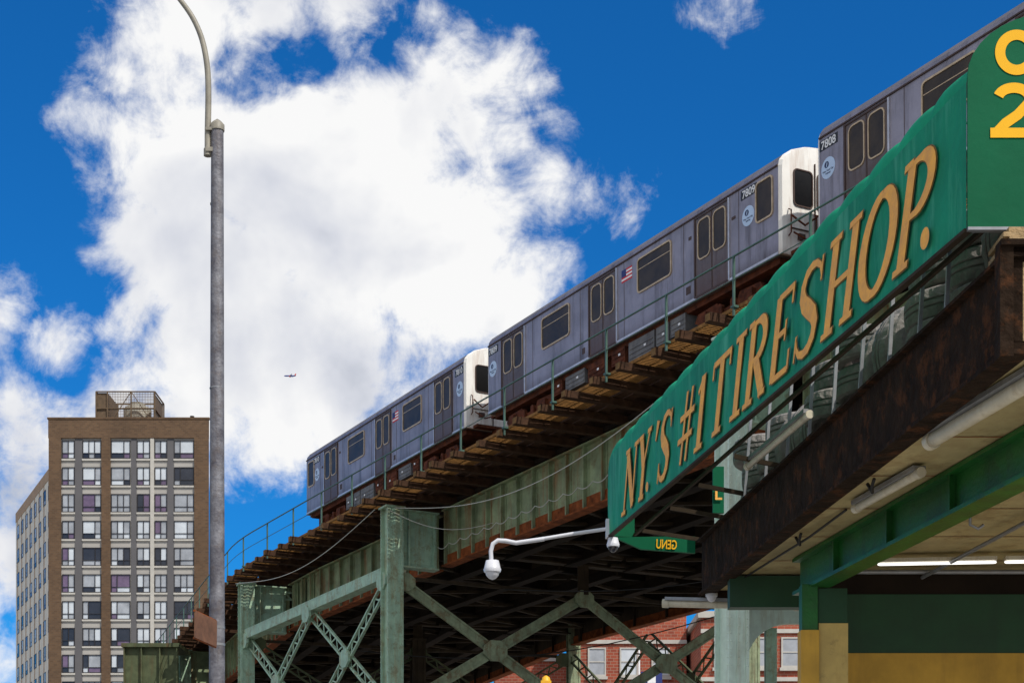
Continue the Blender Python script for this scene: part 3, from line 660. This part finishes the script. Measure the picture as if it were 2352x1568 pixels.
def fixture(p0,p1,r=.06,lit=False,label='pale fluorescent light fixture under canopy ceiling'):
    p0=Vector(p0);p1=Vector(p1); e=thing('fluorescent_light',(p0+p1)/2,label,'light fixture','fluorescent fixtures of the shop')
    d=(p1-p0).normalized(); b=MB(); b.tube([p0,p0+d*.02,p1-d*.02,p1],[r*.6,r,r,r*.6],14); b.build('tube',e,m_tube if lit else m_fix)
    if not lit:
        b=MB(); b.beam(p0+Vector((0,0,r+.005)),p1+Vector((0,0,r+.005)),r*3.0,.03); b.build('housing',e,m_galv)
        for q in (p0,p1):
            b=MB(); b.tube([q-d*.03,q+d*.03],r*1.2,14); b.build('end_cap',e,m_fix)
    else:
        b=MB(); b.beam(p0+Vector((0,0,r+.015)),p1+Vector((0,0,r+.015)),.1,.03); b.build('housing',e,m_fix)
    return e
def at(u,v,z):  # plan position of a surveyed point lying at height z
    y=3900*(z-1.6)/(2040-v); return Vector(((u-1176)*y/3900,y,z))
fixture(at(2140,1012,4.34),at(2400,858,4.34),.045)
fixture(at(1968,1166,4.35),at(2112,1086,4.35),.03,label='slim pale fluorescent light fixture under canopy ceiling')
fixture((1.47,16.25,4.33),(2.68,15.95,4.25),.035,label='long pale fluorescent light fixture at canopy end')
fixture((3.08,14.3,4.33),(4.05,14.2,4.33),.012,True,label='lit bare fluorescent tube inside the shop')
fixture((4.12,14.2,4.33),(5.2,14.1,4.33),.012,True,label='lit bare fluorescent tube inside the shop')
fixture(S(3.15,-.4,-.06),S(4.65,-.36,-.06),.026,label='weathered fluorescent light fixture below the awning')
def tyre_mesh():
    b=MB()
    pr=[(.19,.075),(.2,.095),(.25,.112),(.3,.108),(.325,.09),(.332,.05),(.332,.03),(.318,.026),(.318,.018),(.332,.014),(.332,-.014),(.318,-.018),(.318,-.026),(.332,-.03),(.332,-.05),(.325,-.09),(.3,-.108),(.25,-.112),(.2,-.095),(.19,-.075)]
    n=72; vs=[];fs=[];m=len(pr)
    for i in range(n):
        a=2*math.pi*i/n
        for j,(r,z) in enumerate(pr):
            rr=r-(.007 if (i%3==0 and j in (4,5,14,15)) else 0)
            vs.append((rr*math.cos(a),rr*math.sin(a),z))
    for i in range(n):
        for j in range(m-1):
            q=i*m+j; r=((i+1)%n)*m+j; fs.append((q,r,r+1,q+1))
    b.add(vs,fs)
    me=b.build('tyre_tmp',None,m_rubber,local=True); d=me.data; bpy.data.objects.remove(me); return d
ty=tyre_mesh()
def tyre(p,rot,s=1):
    o=bpy.data.objects.new('tire',ty); COL.objects.link(o); o.location=p; o.rotation_euler=rot; o.scale=(s,s,s)
    o['label']='worn black rubber tyre stored on the canopy roof'; o['category']='tire'; o['group']='tyres stacked on canopy roof'
a=.95; st=0
while a<7.0:
    st+=1
    if st%3:
        for k in range(3):
            tyre(F(a+random.uniform(-.06,.06),.5+random.uniform(-.06,.04),5.03+.232*k),(random.uniform(-.06,.06),random.uniform(-.06,.06),random.uniform(0,6)),random.uniform(.93,1.02))
        a+=.69
    else:
        for k in range(3):
            tyre(F(a+.26*k-.22,.5+.02*k,5.25),(math.pi/2+random.uniform(-.12,.12),0,random.uniform(-.45,.45)),random.uniform(.94,1.02))
        a+=.84
a=.6
while a<7.2:
    for k in range(3):
        tyre(F(a,1.25+random.uniform(-.04,.04),5.03+.228*k),(random.uniform(-.04,.04),random.uniform(-.04,.04),random.uniform(0,6)),random.uniform(.96,1.02))
    a+=.7
b=MB(); b.fbox(F,0,7.3,.13,2.5,4.87,4.905); b.build('roof_deck',shop,m_roof)
rs=thing('return_sign',(1.6,17.2,4.9),'small green sign panel with yellow letters seen from behind','sign')
b=MB(); b.prism(I,[(1.03,5.15),(1.3,5.03),(1.85,4.99),(1.85,5.16)],17.15,17.2); b.build('panel',rs,m_panel)
b=MB(); b.fbox(I,2.0,2.11,16.9,16.95,5.34,5.8); b.build('panel',rs,m_panel)
textobj('lettering',rs,'GENU',.13,m_digit,Vector((1.56,17.14,5.075))-rs.location,(-1,0,.06),(.06,0,1),off=.002,sx=.6)
textobj('lettering',rs,'L',.15,m_letter,Vector((2.05,16.88,5.52))-rs.location,(1,0,0),(0,0,1),off=.004)
def dome(root,c,r):
    c=Vector(c); b=MB()
    b.tube([c+Vector((0,0,r*1.2)),c+Vector((0,0,r*1.15)),c+Vector((0,0,r*.25)),c+Vector((0,0,r*.1)),c+Vector((0,0,-.02))],[r*.5,r*.78,r*1.0,r*1.08,r*1.0],18); b.build('housing',root,m_cam)
    b=MB(); b.tube([c+Vector((0,0,-.02)),c+Vector((0,0,-.02-r*.4)),c+Vector((0,0,-.02-r*.75)),c+Vector((0,0,-.02-r*.93))],[r*.86,r*.76,r*.45,r*.05],18); return b
cc=thing('security_camera',S(0,0,.05),'pale dome security camera on a long gooseneck arm','camera','security cameras')
b=MB()
b.tube([(.95,16.85,5.17),(.6,16.85,5.12),(.3,16.85,5.07),(.04,16.85,5.03)],.018,10)
b.tube([(.32,16.85,5.07),(.04,16.85,5.03),(-.06,16.85,5.05),(-.14,16.85,5.055),(-.19,16.85,5.02),(-.21,16.85,4.95),(-.205,16.85,4.85)],.022,10)
b.fbox(I,.93,.97,16.8,16.9,5.08,5.26); b.build('arm',cc,m_cam)
q=dome(cc,(-.195,16.85,4.76),.082); q.build('dome',cc,m_cam)
cc=thing('security_camera',(1.0,16.8,5.05),'small dark dome security camera under the awning corner','camera','security cameras')
q=dome(cc,(1.0,16.8,5.0),.06); q.build('dome',cc,m_camdome)
cc=thing('security_camera',(1.87,16.0,4.4),'small pale dome security camera under fascia corner','camera','security cameras')
q=dome(cc,(1.88,16.0,4.37),.055); q.build('dome',cc,m_cam)
# ---------------------------------------------------------------- street lamp
lamp=thing('street_lamp',(-2.95,17,0),'grey galvanised street lamp pole with curved arm','street lamp')
b=MB(); b.tube([(-2.96,17,0.1),(-2.955,17,3),(-2.95,17,9.22)],[.088,.082,.062],20); b.build('pole',lamp,m_pole)
b=MB(); b.tube([(-2.96,17,0),(-2.96,17,.1),(-2.96,17,.5),(-2.96,17,.55)],[.2,.2,.14,.09],12); b.build('base',lamp,m_pole)
b=MB(); b.tube([(-2.95,17,9.18),(-2.95,17,9.24),(-2.95,17,9.27),(-2.95,17,9.3)],[.072,.072,.045,.005],12); b.build('cap',lamp,m_arm)
b=MB()
ap=[(-3.045,8.95),(-3.045,9.2),(-3.04,9.5),(-3.045,9.75),(-3.07,9.95),(-3.115,10.13),(-3.19,10.3),(-3.29,10.45),(-3.42,10.6),(-3.6,10.72),(-3.85,10.82),(-4.2,10.88)]
sp=[]
for i in range(len(ap)-1):
    for k in range(4):
        f=k/4; p0=ap[max(i-1,0)];p1=ap[i];p2=ap[i+1];p3=ap[min(i+2,len(ap)-1)]
        cr=lambda a,b_,c,d: .5*((2*b_)+(-a+c)*f+(2*a-5*b_+4*c-d)*f*f+(-a+3*b_-3*c+d)*f**3)
        sp.append((cr(p0[0],p1[0],p2[0],p3[0]),17,cr(p0[1],p1[1],p2[1],p3[1])))
sp.append((ap[-1][0],17,ap[-1][1]))
b.tube(sp,[.033-.012*i/len(sp) for i in range(len(sp))],10); b.build('arm',lamp,m_arm)
b=MB(); b.tube([(-3.045,17,8.93),(-3.045,17,9.0)],.042,10); b.fbox(I,-3.06,-2.93,16.95,17.05,8.96,9.0); b.fbox(I,-3.06,-2.93,16.95,17.05,9.17,9.2); b.fbox(I,-3.0,-2.97,16.97,17.03,8.9,9.02)
b.tube([(-3.02,17,8.45),(-3.0,17,8.45)],.015,6); b.build('bracket',lamp,m_arm)
b=MB(); b.tube([(-4.15,17,10.9),(-4.3,17,10.9),(-4.6,17,10.87),(-4.75,17,10.84)],[.05,.12,.12,.03],12); b.build('luminaire',lamp,m_galv)
b=MB(); b.tube([(-2.955,17,4.2),(-2.955,17,4.225)],.082,12); b.tube([(-2.955,17,4.03),(-2.955,17,4.055)],.083,12); b.tube([(-2.955,17,6.6),(-2.955,17,6.61)],.074,12); b.build('strap',lamp,m_galv)
ss=thing('street_sign',(-3.05,16.8,4.2),'rusty metal street sign strapped to lamp pole','sign')
b=MB(); A=Vector((-2.925,16.8,4.12)); B=Vector((-3.045,16.3,4.14)); b.beam(A,B,.012,.26); 
b.c=1; b.beam(A+Vector((-.008,0,.13)),B+Vector((-.008,0,.13)),.018,.018); b.beam(A+Vector((-.008,0,-.13)),B+Vector((-.008,0,-.13)),.018,.018)
b.build('plate',ss,[m_signback,m_rust])
# ---------------------------------------------------------------- apartment building
apt=thing('apartment_building',(-43,200,0),'tall brown brick and pale panel apartment tower','building')
s_=190.6/3900; X0=-52.0; YB=190.6; ZT=54.2
bx=lambda u: (u-1176)*s_
XR=bx(480); XRB=XR*215/190.6-.6
def extr(b,P,z0,z1):
    n=len(P); b.add([(x,y,z0) for x,y in P]+[(x,y,z1) for x,y in P],[tuple(range(n)),tuple(range(2*n-1,n-1,-1))]+[(k,(k+1)%n,n+(k+1)%n,n+k) for k in range(n)])
b=MB(); extr(b,[(X0,YB),(XR,YB),(XRB,215),(X0,215)],0,ZT-.6); b.build('main_block',apt,m_stone)
b=MB(); extr(b,[(X0+.3,YB+.7),(X0+.3,222),(X0-11.4+.3,222),(X0-11.4,217)],0,49.3); b.build('side_wing',apt,m_stone2)
b=MB(); 
for u0,u1 in ((113,141),(234,254.5),(447,480)): b.fbox(I,bx(u0),bx(u1),YB-.25,YB-.002,0,ZT-2.1)
b.fbox(I,X0,XR,YB-.25,YB+.1,ZT-2.1,ZT); b.fbox(I,X0-.1,XR+.1,YB-.32,YB+.2,ZT,ZT+.2)
b.build('brick_cladding',apt,m_brickbrown)
b=MB(); extr(b,[(X0,YB+.12),(XR,YB+.12),(XRB,214.9),(X0,214.9)],ZT-.6,ZT-.05); b.build('parapet',apt,m_brickbrown)
b=MB()
for u0,u1 in ((172.5,189.5),(384.5,399.5),(302,314)): b.fbox(I,bx(u0),bx(u1),YB-.08,YB-.002,0,ZT-2.1)
b.build('grey_panel_strip',apt,m_greyp)
b=MB(); b.fbox(I,bx(346),bx(354.5),YB-.2,YB-.002,0,ZT-2.1); b.build('pilaster',apt,m_conc)
cols=[(143,172,1),(190,233,2),(255.5,300,2),(315,345,1),(355.5,384,1),(400,446,2)]
wins=[]
for r in range(10):
    zt=51.87-3.0*r
    for u0,u1,kd in cols: wins.append(('f',bx(u0),bx(u1),zt-2.05,zt,kd))
sd=Vector((-11.4-.3,217-YB-.7,0)); sl=sd.length; sd.normalize(); so=Vector((X0+.3,YB+.7,0)); sn=Vector((-sd.y,sd.x,0))
if sn.x>0: sn=-sn
for r in range(10):
    zt=47.6-3.0*r
    for c in range(8): wins.append(('s',1.5+c*3.4,1.5+c*3.4+1.7,zt-1.7,zt,1))
def wgeo(b,w):
    side=(w[0]=='s')
    if not side: FF=lambda a,o,c: Vector((a,YB-o,c))
    else: FF=lambda a,o,c: so+sd*a+sn*o+Vector((0,0,c))
    _,a0,a1,z0,z1,kd=w; fw=.08; dp=.05 if side else .12
    b.c=0
    for A in ((a0,a0+fw),(a1-fw,a1)): b.fbox(FF,A[0],A[1],.0,dp,z0,z1)
    b.fbox(FF,a0+fw,a1-fw,0,dp,z0,z0+fw); b.fbox(FF,a0+fw,a1-fw,0,dp,z1-fw,z1)
    W=a1-a0; splits=[.5] if kd==1 else ([.3,] if random.random()<.5 else [.68])
    if kd==2: splits=[.33,.66] if random.random()<.25 else splits
    xs=[0]+splits+[1]
    base=random.choice([0,1,0,2,3,0,1,0,1])
    for i in range(len(xs)-1):
        q0=a0+fw+(W-2*fw)*xs[i]; q1=a0+fw+(W-2*fw)*xs[i+1]
        mid=z0+(z1-z0)*(.3)
        b.c=1+(base if random.random()<.6 else random.choice([0,0,1,1,2,3])); b.fbox(FF,q0,q1,.005,.03,mid,z1-fw)
        b.c=1+random.choice([0,1,2,3,base]); b.fbox(FF,q0,q1,.005,.03,z0+fw,mid)
        b.c=0
        if i>0: b.fbox(FF,q0-.035,q0+.035,.03,dp,z0+fw,z1-fw)
    b.fbox(FF,a0+fw,a1-fw,.03,dp-.01,z0+(z1-z0)*.3-.03,z0+(z1-z0)*.3+.03)
for w in wins[:100]:
    b=MB(); wgeo(b,w); b.build('window',apt,[m_wframe]+m_pane)
b=MB()
for w in wins[100:]: wgeo(b,w)
b.build('side_windows',apt,[m_wframe]+m_pane,kind='stuff')
for w in wins[:60]:
    b=MB(); b.fbox(I,w[1]-.05,w[2]+.05,YB-.16,YB-.003,w[3]-.22,w[3]-.02); b.build('window_sill',apt,m_conc)
SW=lambda a_,o,c_: so+sd*a_+sn*o+Vector((0,0,c_))
b=MB()
for c in range(9):
    a=.1+c*3.4-.9
    if a>0: b.fbox(SW,a,a+.5,0,.03,0,48.3)
b.fbox(SW,0,sl,0,.05,48.3,49.5)
b.build('side_cladding',apt,m_tan)
for x,y in ((bx(436),192),(bx(130),193)):
    b=MB(); b.tube([(x,y,ZT),(x,y,ZT+.7)],.12,8); b.tube([(x,y,ZT+.7),(x,y,ZT+.8)],.25,8); b.build('roof_vent',apt,m_roof)
wt=thing('rooftop_water_tank',(-44,197,ZT),'steel lattice enclosure around a pale rooftop tank','water tank')
b=MB(); y0,y1=193.5,198.5; x0,x1=-47.4,-40.7; zt=ZT+4.0; xq=x0+1.3
for x in (x0,xq,(xq+x1)/2,x1):
    for y in (y0,y1): b.beam((x,y,ZT),(x,y,zt),.14,.14,up=(0,1,0))
for z in (ZT+.3,ZT+2.1,zt):
    for y in (y0,y1): b.beam((x0,y,z),(x1,y,z),.13,.13)
    for x in (x0,x1): b.beam((x,y0,z),(x,y1,z),.13,.13)
xm=(xq+x1)/2
for y in (y0,y1-.2):
    b.beam((xq,y,ZT),(xm,y,zt),.08,.08); b.beam((xm,y,zt),(x1,y,ZT),.08,.08)
b.build('lattice_frame',wt,m_cage)
b=MB(); b.fbox(I,x0,xq,y0+.1,y1-.1,ZT,zt-.1); b.fbox(I,x1-.15,x1-.1,y0,y1,ZT,zt-.1)
for k in range(22): b.fbox(I,xq,x1,y0+.05,y0+.06,ZT+.05+.175*k,ZT+.1+.175*k)
for k in range(30): b.fbox(I,xq+.18*k,xq+.04+.18*k,y0+.062,y0+.07,ZT,zt)
b.fbox(I,xq,x1,y1-.5,y1-.4,ZT,ZT+1.9)
b.build('screen_panel',wt,m_cage)
xc=xm+.1; b=MB(); b.tube([(xc,196.3,ZT),(xc,196.3,ZT+2.7),(xc,196.3,ZT+3.0),(xc,196.3,ZT+3.05)],[1.55,1.6,1.3,.6],20); b.tube([(xc,196.3,ZT+3.05),(xc,196.3,ZT+3.4)],.9,16); b.build('tank',wt,m_tank)
# ---------------------------------------------------------------- red brick buildings
def brickbld(x0,x1,y,z,label,zw):
    e=thing('brick_building',((x0+x1)/2,y+6,0),label,'building'); b=MB(); b.fbox(I,x0,x1,y,y+14,0,z); b.build('wall',e,m_redbrick)
    b=MB(); b.fbox(I,x0-.2,x1+.2,y-.2,y+14.2,z,z+.4); 
    for zz in zw: b.fbox(I,x0-.02,x1+.02,y-.12,y-.003,zz+2.15,zz+2.4)
    b.build('cornice',e,m_conc)
    x=x0+.8
    while x<x1-1.4:
        for zz in zw:
            b=MB(); b.c=0; b.ring(lambda a,o,c: Vector((a,y-o,c)),[(x,zz),(x+1.2,zz),(x+1.2,zz+1.9),(x,zz+1.9)],[(x+.1,zz+.12),(x+1.1,zz+.12),(x+1.1,zz+1.8),(x+.1,zz+1.8)],0,.1)
            b.c=1; b.fbox(I,x+.1,x+1.1,y-.05,y-.01,zz+.12,zz+1.8); b.c=0; b.fbox(I,x+.1,x+1.1,y-.09,y-.05,zz+.92,zz+1.0); b.fbox(I,x-.1,x+1.3,y-.2,y-.001,zz-.2,zz-.01)
            b.build('window',e,[m_conc,m_pane[random.choice([1,3,0])]])
        x+=2.1
brickbld(4.2,11.5,112,21,'red brick apartment building with pale window surrounds',(9.6,12.6,15.6))
brickbld(11.8,27,106,18.5,'wide red brick building with pale window surrounds',(9.4,12.4,15.4))
brickbld(-1.2,3.9,118,17.4,'low red brick building with flat parapet',(12.0,))
bs=thing('shop_sign',(8.6,104,15),'small blue and white projecting sign on brick building','sign')
b=MB(); b.fbox(I,7.9,9.2,104,104.15,14.0,14.9); b.c=1; b.fbox(I,8.3,8.8,103.97,104,14.2,14.7); b.beam((7.8,104.1,13),(7.8,104.1,17),.1,.1,up=(0,1,0)); b.build('panel',bs,[m_blue,m_white])
ts=thing('traffic_signal',(.72,36,0),'yellow traffic signal head on grey post','traffic signal')
b=MB(); b.beam((.72,36,5.2),(.72,36,6.0),.22,.25,up=(0,1,0)); b.tube([(.72,36,6.0),(.72,36,6.08),(.72,36,6.12)],[.1,.08,.02],10); b.build('signal_head',ts,m_yellow)
b=MB(); b.tube([(.72,36.2,0),(.72,36.2,5.6)],.06,10); b.build('post',ts,m_galv)
for k,mm in enumerate((M('lens_red',lin(150,20,20),.3),m_yellow,M('lens_green',lin(20,120,60),.3))):
    b=MB(); b.tube([(.72,35.87,5.85-.24*k),(.72,35.8,5.85-.24*k)],.09,12); b.build('lens',ts,mm)
# ---------------------------------------------------------------- airliner
py=5400; pc=Vector(((666-1176)*py/3900,py,1.6+(2040-863)*py/3900))
pl=thing('airliner',pc,'small blue airliner with red tail in flight','airplane')
b=MB(); b.tube([pc+Vector((x,0,0)) for x in (-19,-17,-13,12,19)],[.3,1.6,2.1,2.1,.5],12); b.build('fuselage',pl,m_plane)
b=MB(); 
for sg in (-1,1): b.add([pc+Vector((-3,0,-.8)),pc+Vector((3,0,-.8)),pc+Vector((9,sg*17,1)),pc+Vector((7,sg*17,1))],[(0,1,2,3)])
b.build('wing',pl,m_plane)
b=MB(); b.prism(lambda a,o,c: pc+Vector((a,o,c)),[(13,1),(18.5,1),(20,7.5),(17.5,7.5)],-.3,.3); b.add([pc+Vector((15,-6,1)),pc+Vector((18,-6,1)),pc+Vector((18,6,1)),pc+Vector((15,6,1))],[(0,1,2,3)]); b.build('tail',pl,m_planer)
for sg in (-1,1):
    b=MB(); b.tube([pc+Vector((-2.5,sg*5.5,-2)),pc+Vector((1.5,sg*5.5,-2))],1.1,10); b.build('engine',pl,m_planer)
# ---------------------------------------------------------------- ground
def sheet(name,x0,x1,y0,y1,z,mat):
    b=MB(); b.add([(x0,y0,z),(x1,y0,z),(x1,y1,z),(x0,y1,z)],[(0,1,2,3)]); o=b.build(name,None,mat,local=True); o['kind']='structure'; return o
sheet('ground',-4000,4000,-4000,7000,-.13,m_ground)
sheet('road',-16,-3.6,-200,600,-.12,m_asph)
b=MB(); b.fbox(I,-3.4,9,-60,120,-.13,0); b.c=1; b.fbox(I,-3.6,-3.4,-60,120,-.13,.01); o=b.build('pavement',None,[m_side,m_conc],local=True); o['kind']='structure'
b=MB()
for k in range(40): b.add([(-9.9,-40+k*6,-.116),(-9.75,-40+k*6,-.116),(-9.75,-37+k*6,-.116),(-9.9,-37+k*6,-.116)],[(0,1,2,3)])
o=b.build('road_markings',None,m_paint,local=True); o['kind']='structure'
# ---------------------------------------------------------------- light
s=Vector((.437,-.472,.766)).normalized()
ld=bpy.data.lights.new('sun','SUN'); ld.energy=4.1; ld.angle=math.radians(.5); ld.color=(1,.95,.87)
lo=bpy.data.objects.new('sun',ld); COL.objects.link(lo); lo.rotation_euler=(-s).to_track_quat('-Z','Y').to_euler()
w=bpy.data.worlds.new('World'); sc.world=w; w.use_nodes=True; nt=w.node_tree; N=nt.nodes; L=nt.links
for n in list(N): N.remove(n)
out=N.new('ShaderNodeOutputWorld')
sky=N.new('ShaderNodeTexSky'); sky.sky_type='NISHITA'; sky.sun_disc=False; sky.sun_elevation=math.asin(s.z); sky.sun_rotation=math.atan2(s.x,s.y); sky.air_density=1.0; sky.dust_density=.3; sky.ozone_density=2.5
tint=N.new('ShaderNodeMixRGB'); tint.blend_type='MULTIPLY'; tint.inputs[0].default_value=1; tint.inputs[2].default_value=(.07,.64,1.22,1)
L.new(sky.outputs[0],tint.inputs[1])
bg1=N.new('ShaderNodeBackground'); bg1.inputs['Strength'].default_value=.1; L.new(tint.outputs[0],bg1.inputs['Color'])
tc=N.new('ShaderNodeTexCoord')
def math_(op,a,b_=None,c=None,clamp=False):
    n=N.new('ShaderNodeMath'); n.operation=op; n.use_clamp=clamp
    for i,x in enumerate((a,b_,c)):
        if x is None: continue
        if isinstance(x,(int,float)): n.inputs[i].default_value=x
        else: L.new(x,n.inputs[i])
    return n.outputs[0]
def noise(vec,scale,detail,rough,dist=0):
    n=N.new('ShaderNodeTexNoise'); n.inputs['Scale'].default_value=scale; n.inputs['Detail'].default_value=detail; n.inputs['Roughness'].default_value=rough; n.inputs['Distortion'].default_value=dist
    L.new(vec,n.inputs['Vector']); return n
dirv=tc.outputs['Generated']
wn_=noise(dirv,7,4,.6)
vs_=N.new('ShaderNodeVectorMath'); vs_.operation='SUBTRACT'; L.new(wn_.outputs['Color'],vs_.inputs[0]); vs_.inputs[1].default_value=(.5,.5,.5)
vm_=N.new('ShaderNodeVectorMath'); vm_.operation='SCALE'; L.new(vs_.outputs[0],vm_.inputs[0]); vm_.inputs['Scale'].default_value=.05
vw=N.new('ShaderNodeVectorMath'); vw.operation='ADD'; L.new(dirv,vw.inputs[0]); L.new(vm_.outputs[0],vw.inputs[1])
def blobmax(lst,soft0):
    acc=None
    for u,v,r in lst:
        c=Vector(((u-1176)/3900,1,(2040-v)/3900)).normalized()
        n=N.new('ShaderNodeVectorMath'); n.operation='DISTANCE'; L.new(vw.outputs[0],n.inputs[0]); n.inputs[1].default_value=c
        kk=1/(3900*1.13)
        soft=(soft0 if r>60 else soft0*.8)*kk
        m=math_('MULTIPLY_ADD',n.outputs['Value'],-1/soft,(r*kk)/soft)
        acc=m if acc is None else math_('SMOOTH_MAX',acc,m,.5)
    return acc
blobs=[(440,360,180),(360,320,110),(640,370,220),(490,600,235),(800,480,290),(930,330,200),(990,600,225),(1110,630,135),(720,800,235),(500,810,230),(330,560,95),(1040,160,95),(1150,170,85),(620,950,120),(660,990,75),(380,830,110),(250,970,80),(80,1000,95),(20,970,70),(40,1120,85),(30,1260,80),(600,10,100),(430,50,140),(780,30,90),(250,150,50),(1210,340,60),(1300,330,40),(1370,455,33),(1290,430,50),(1210,260,50),(1230,210,45),(-20,740,45),(400,950,100),(820,880,110),(1120,330,75),(620,130,50)]
thin=[(1640,20,34),(1600,50,20),(1680,0,30),(0,1500,60),(210,230,50),(1370,440,45),(560,140,120),(110,790,30),(1000,100,60)]
neg=[(620,128,30),(540,150,26),(710,110,24),(935,110,26),(190,230,20),(130,860,44)]
mask=math_('MINIMUM',blobmax(blobs,72),2.6)
ng_=math_('MINIMUM',math_('MAXIMUM',math_('MULTIPLY_ADD',blobmax(neg,60),1,1.1),0),1.5)
mask=math_('SUBTRACT',mask,math_('MULTIPLY',ng_,1.0))
th=math_('MINIMUM',math_('MULTIPLY_ADD',blobmax(thin,60),1,0),-.05)
mask=math_('MAXIMUM',mask,th)
ng=noise(dirv,2.2,4,.5)
sxyz=N.new('ShaderNodeSeparateXYZ'); L.new(dirv,sxyz.inputs[0])
back=math_('MULTIPLY_ADD',sxyz.outputs['Y'],-6,2.0)
back=math_('MINIMUM',math_('MULTIPLY_ADD',ng.outputs['Fac'],14,-6.3),back)  # unseen clouds behind the camera, thickened to brighten the ambient light
mask=math_('MAXIMUM',mask,back)
n1=noise(dirv,11,11,.64,.5); n2=noise(dirv,36,8,.64,.4)
dn=math_('MULTIPLY_ADD',n1.outputs['Fac'],6.6,-3.3)
dn=math_('ADD',dn,math_('MULTIPLY_ADD',n2.outputs['Fac'],4.0,-2.0))
dens=math_('ADD',mask,dn)
mr=N.new('ShaderNodeMapRange'); mr.interpolation_type='SMOOTHSTEP'; mr.inputs[1].default_value=-1.1; mr.inputs[2].default_value=1.0; L.new(dens,mr.inputs[0])
va=N.new('ShaderNodeVectorMath'); va.operation='ADD'; L.new(dirv,va.inputs[0]); va.inputs[1].default_value=(.010,0,.024)
n5=noise(dirv,8,5,.5,.3); n3=noise(va.outputs[0],8,5,.5,.3)
n4=noise(dirv,4.5,4,.5)
df=math_('SUBTRACT',n5.outputs['Fac'],n3.outputs['Fac'])
sh=math_('MULTIPLY_ADD',df,2.4,.78)
sh=math_('ADD',sh,math_('MULTIPLY_ADD',n4.outputs['Fac'],1.0,-.5))
thick=math_('MULTIPLY_ADD',math_('MINIMUM',dens,3.0),-.04,.06)
sh=math_('ADD',sh,thick,clamp=True)
rp=N.new('ShaderNodeValToRGB'); e=rp.color_ramp.elements; e[0].position=0; e[0].color=lin(172,180,196); e[1].position=.85; e[1].color=(1,1,1,1)
x=rp.color_ramp.elements.new(.45); x.color=lin(222,225,234)
L.new(sh,rp.inputs['Fac'])
bg2=N.new('ShaderNodeBackground'); bg2.inputs['Strength'].default_value=.95; L.new(rp.outputs[0],bg2.inputs['Color'])
mx=N.new('ShaderNodeMixShader'); L.new(mr.outputs[0],mx.inputs[0]); L.new(bg1.outputs[0],mx.inputs[1]); L.new(bg2.outputs[0],mx.inputs[2]); L.new(mx.outputs[0],out.inputs[0])
# ---------------------------------------------------------------- camera
cd=bpy.data.cameras.new('camera'); cam=bpy.data.objects.new('camera',cd); COL.objects.link(cam)
cam.location=(0,0,1.6); cam.rotation_euler=(math.pi/2,0,0); cd.sensor_width=36; cd.lens=3900/2352*36; cd.shift_y=(2040-784)/2352; cd.clip_end=20000; cd.clip_start=.1
sc.camera=cam
sc.view_settings.view_transform='Standard'; sc.view_settings.look='None'; sc.view_settings.exposure=0
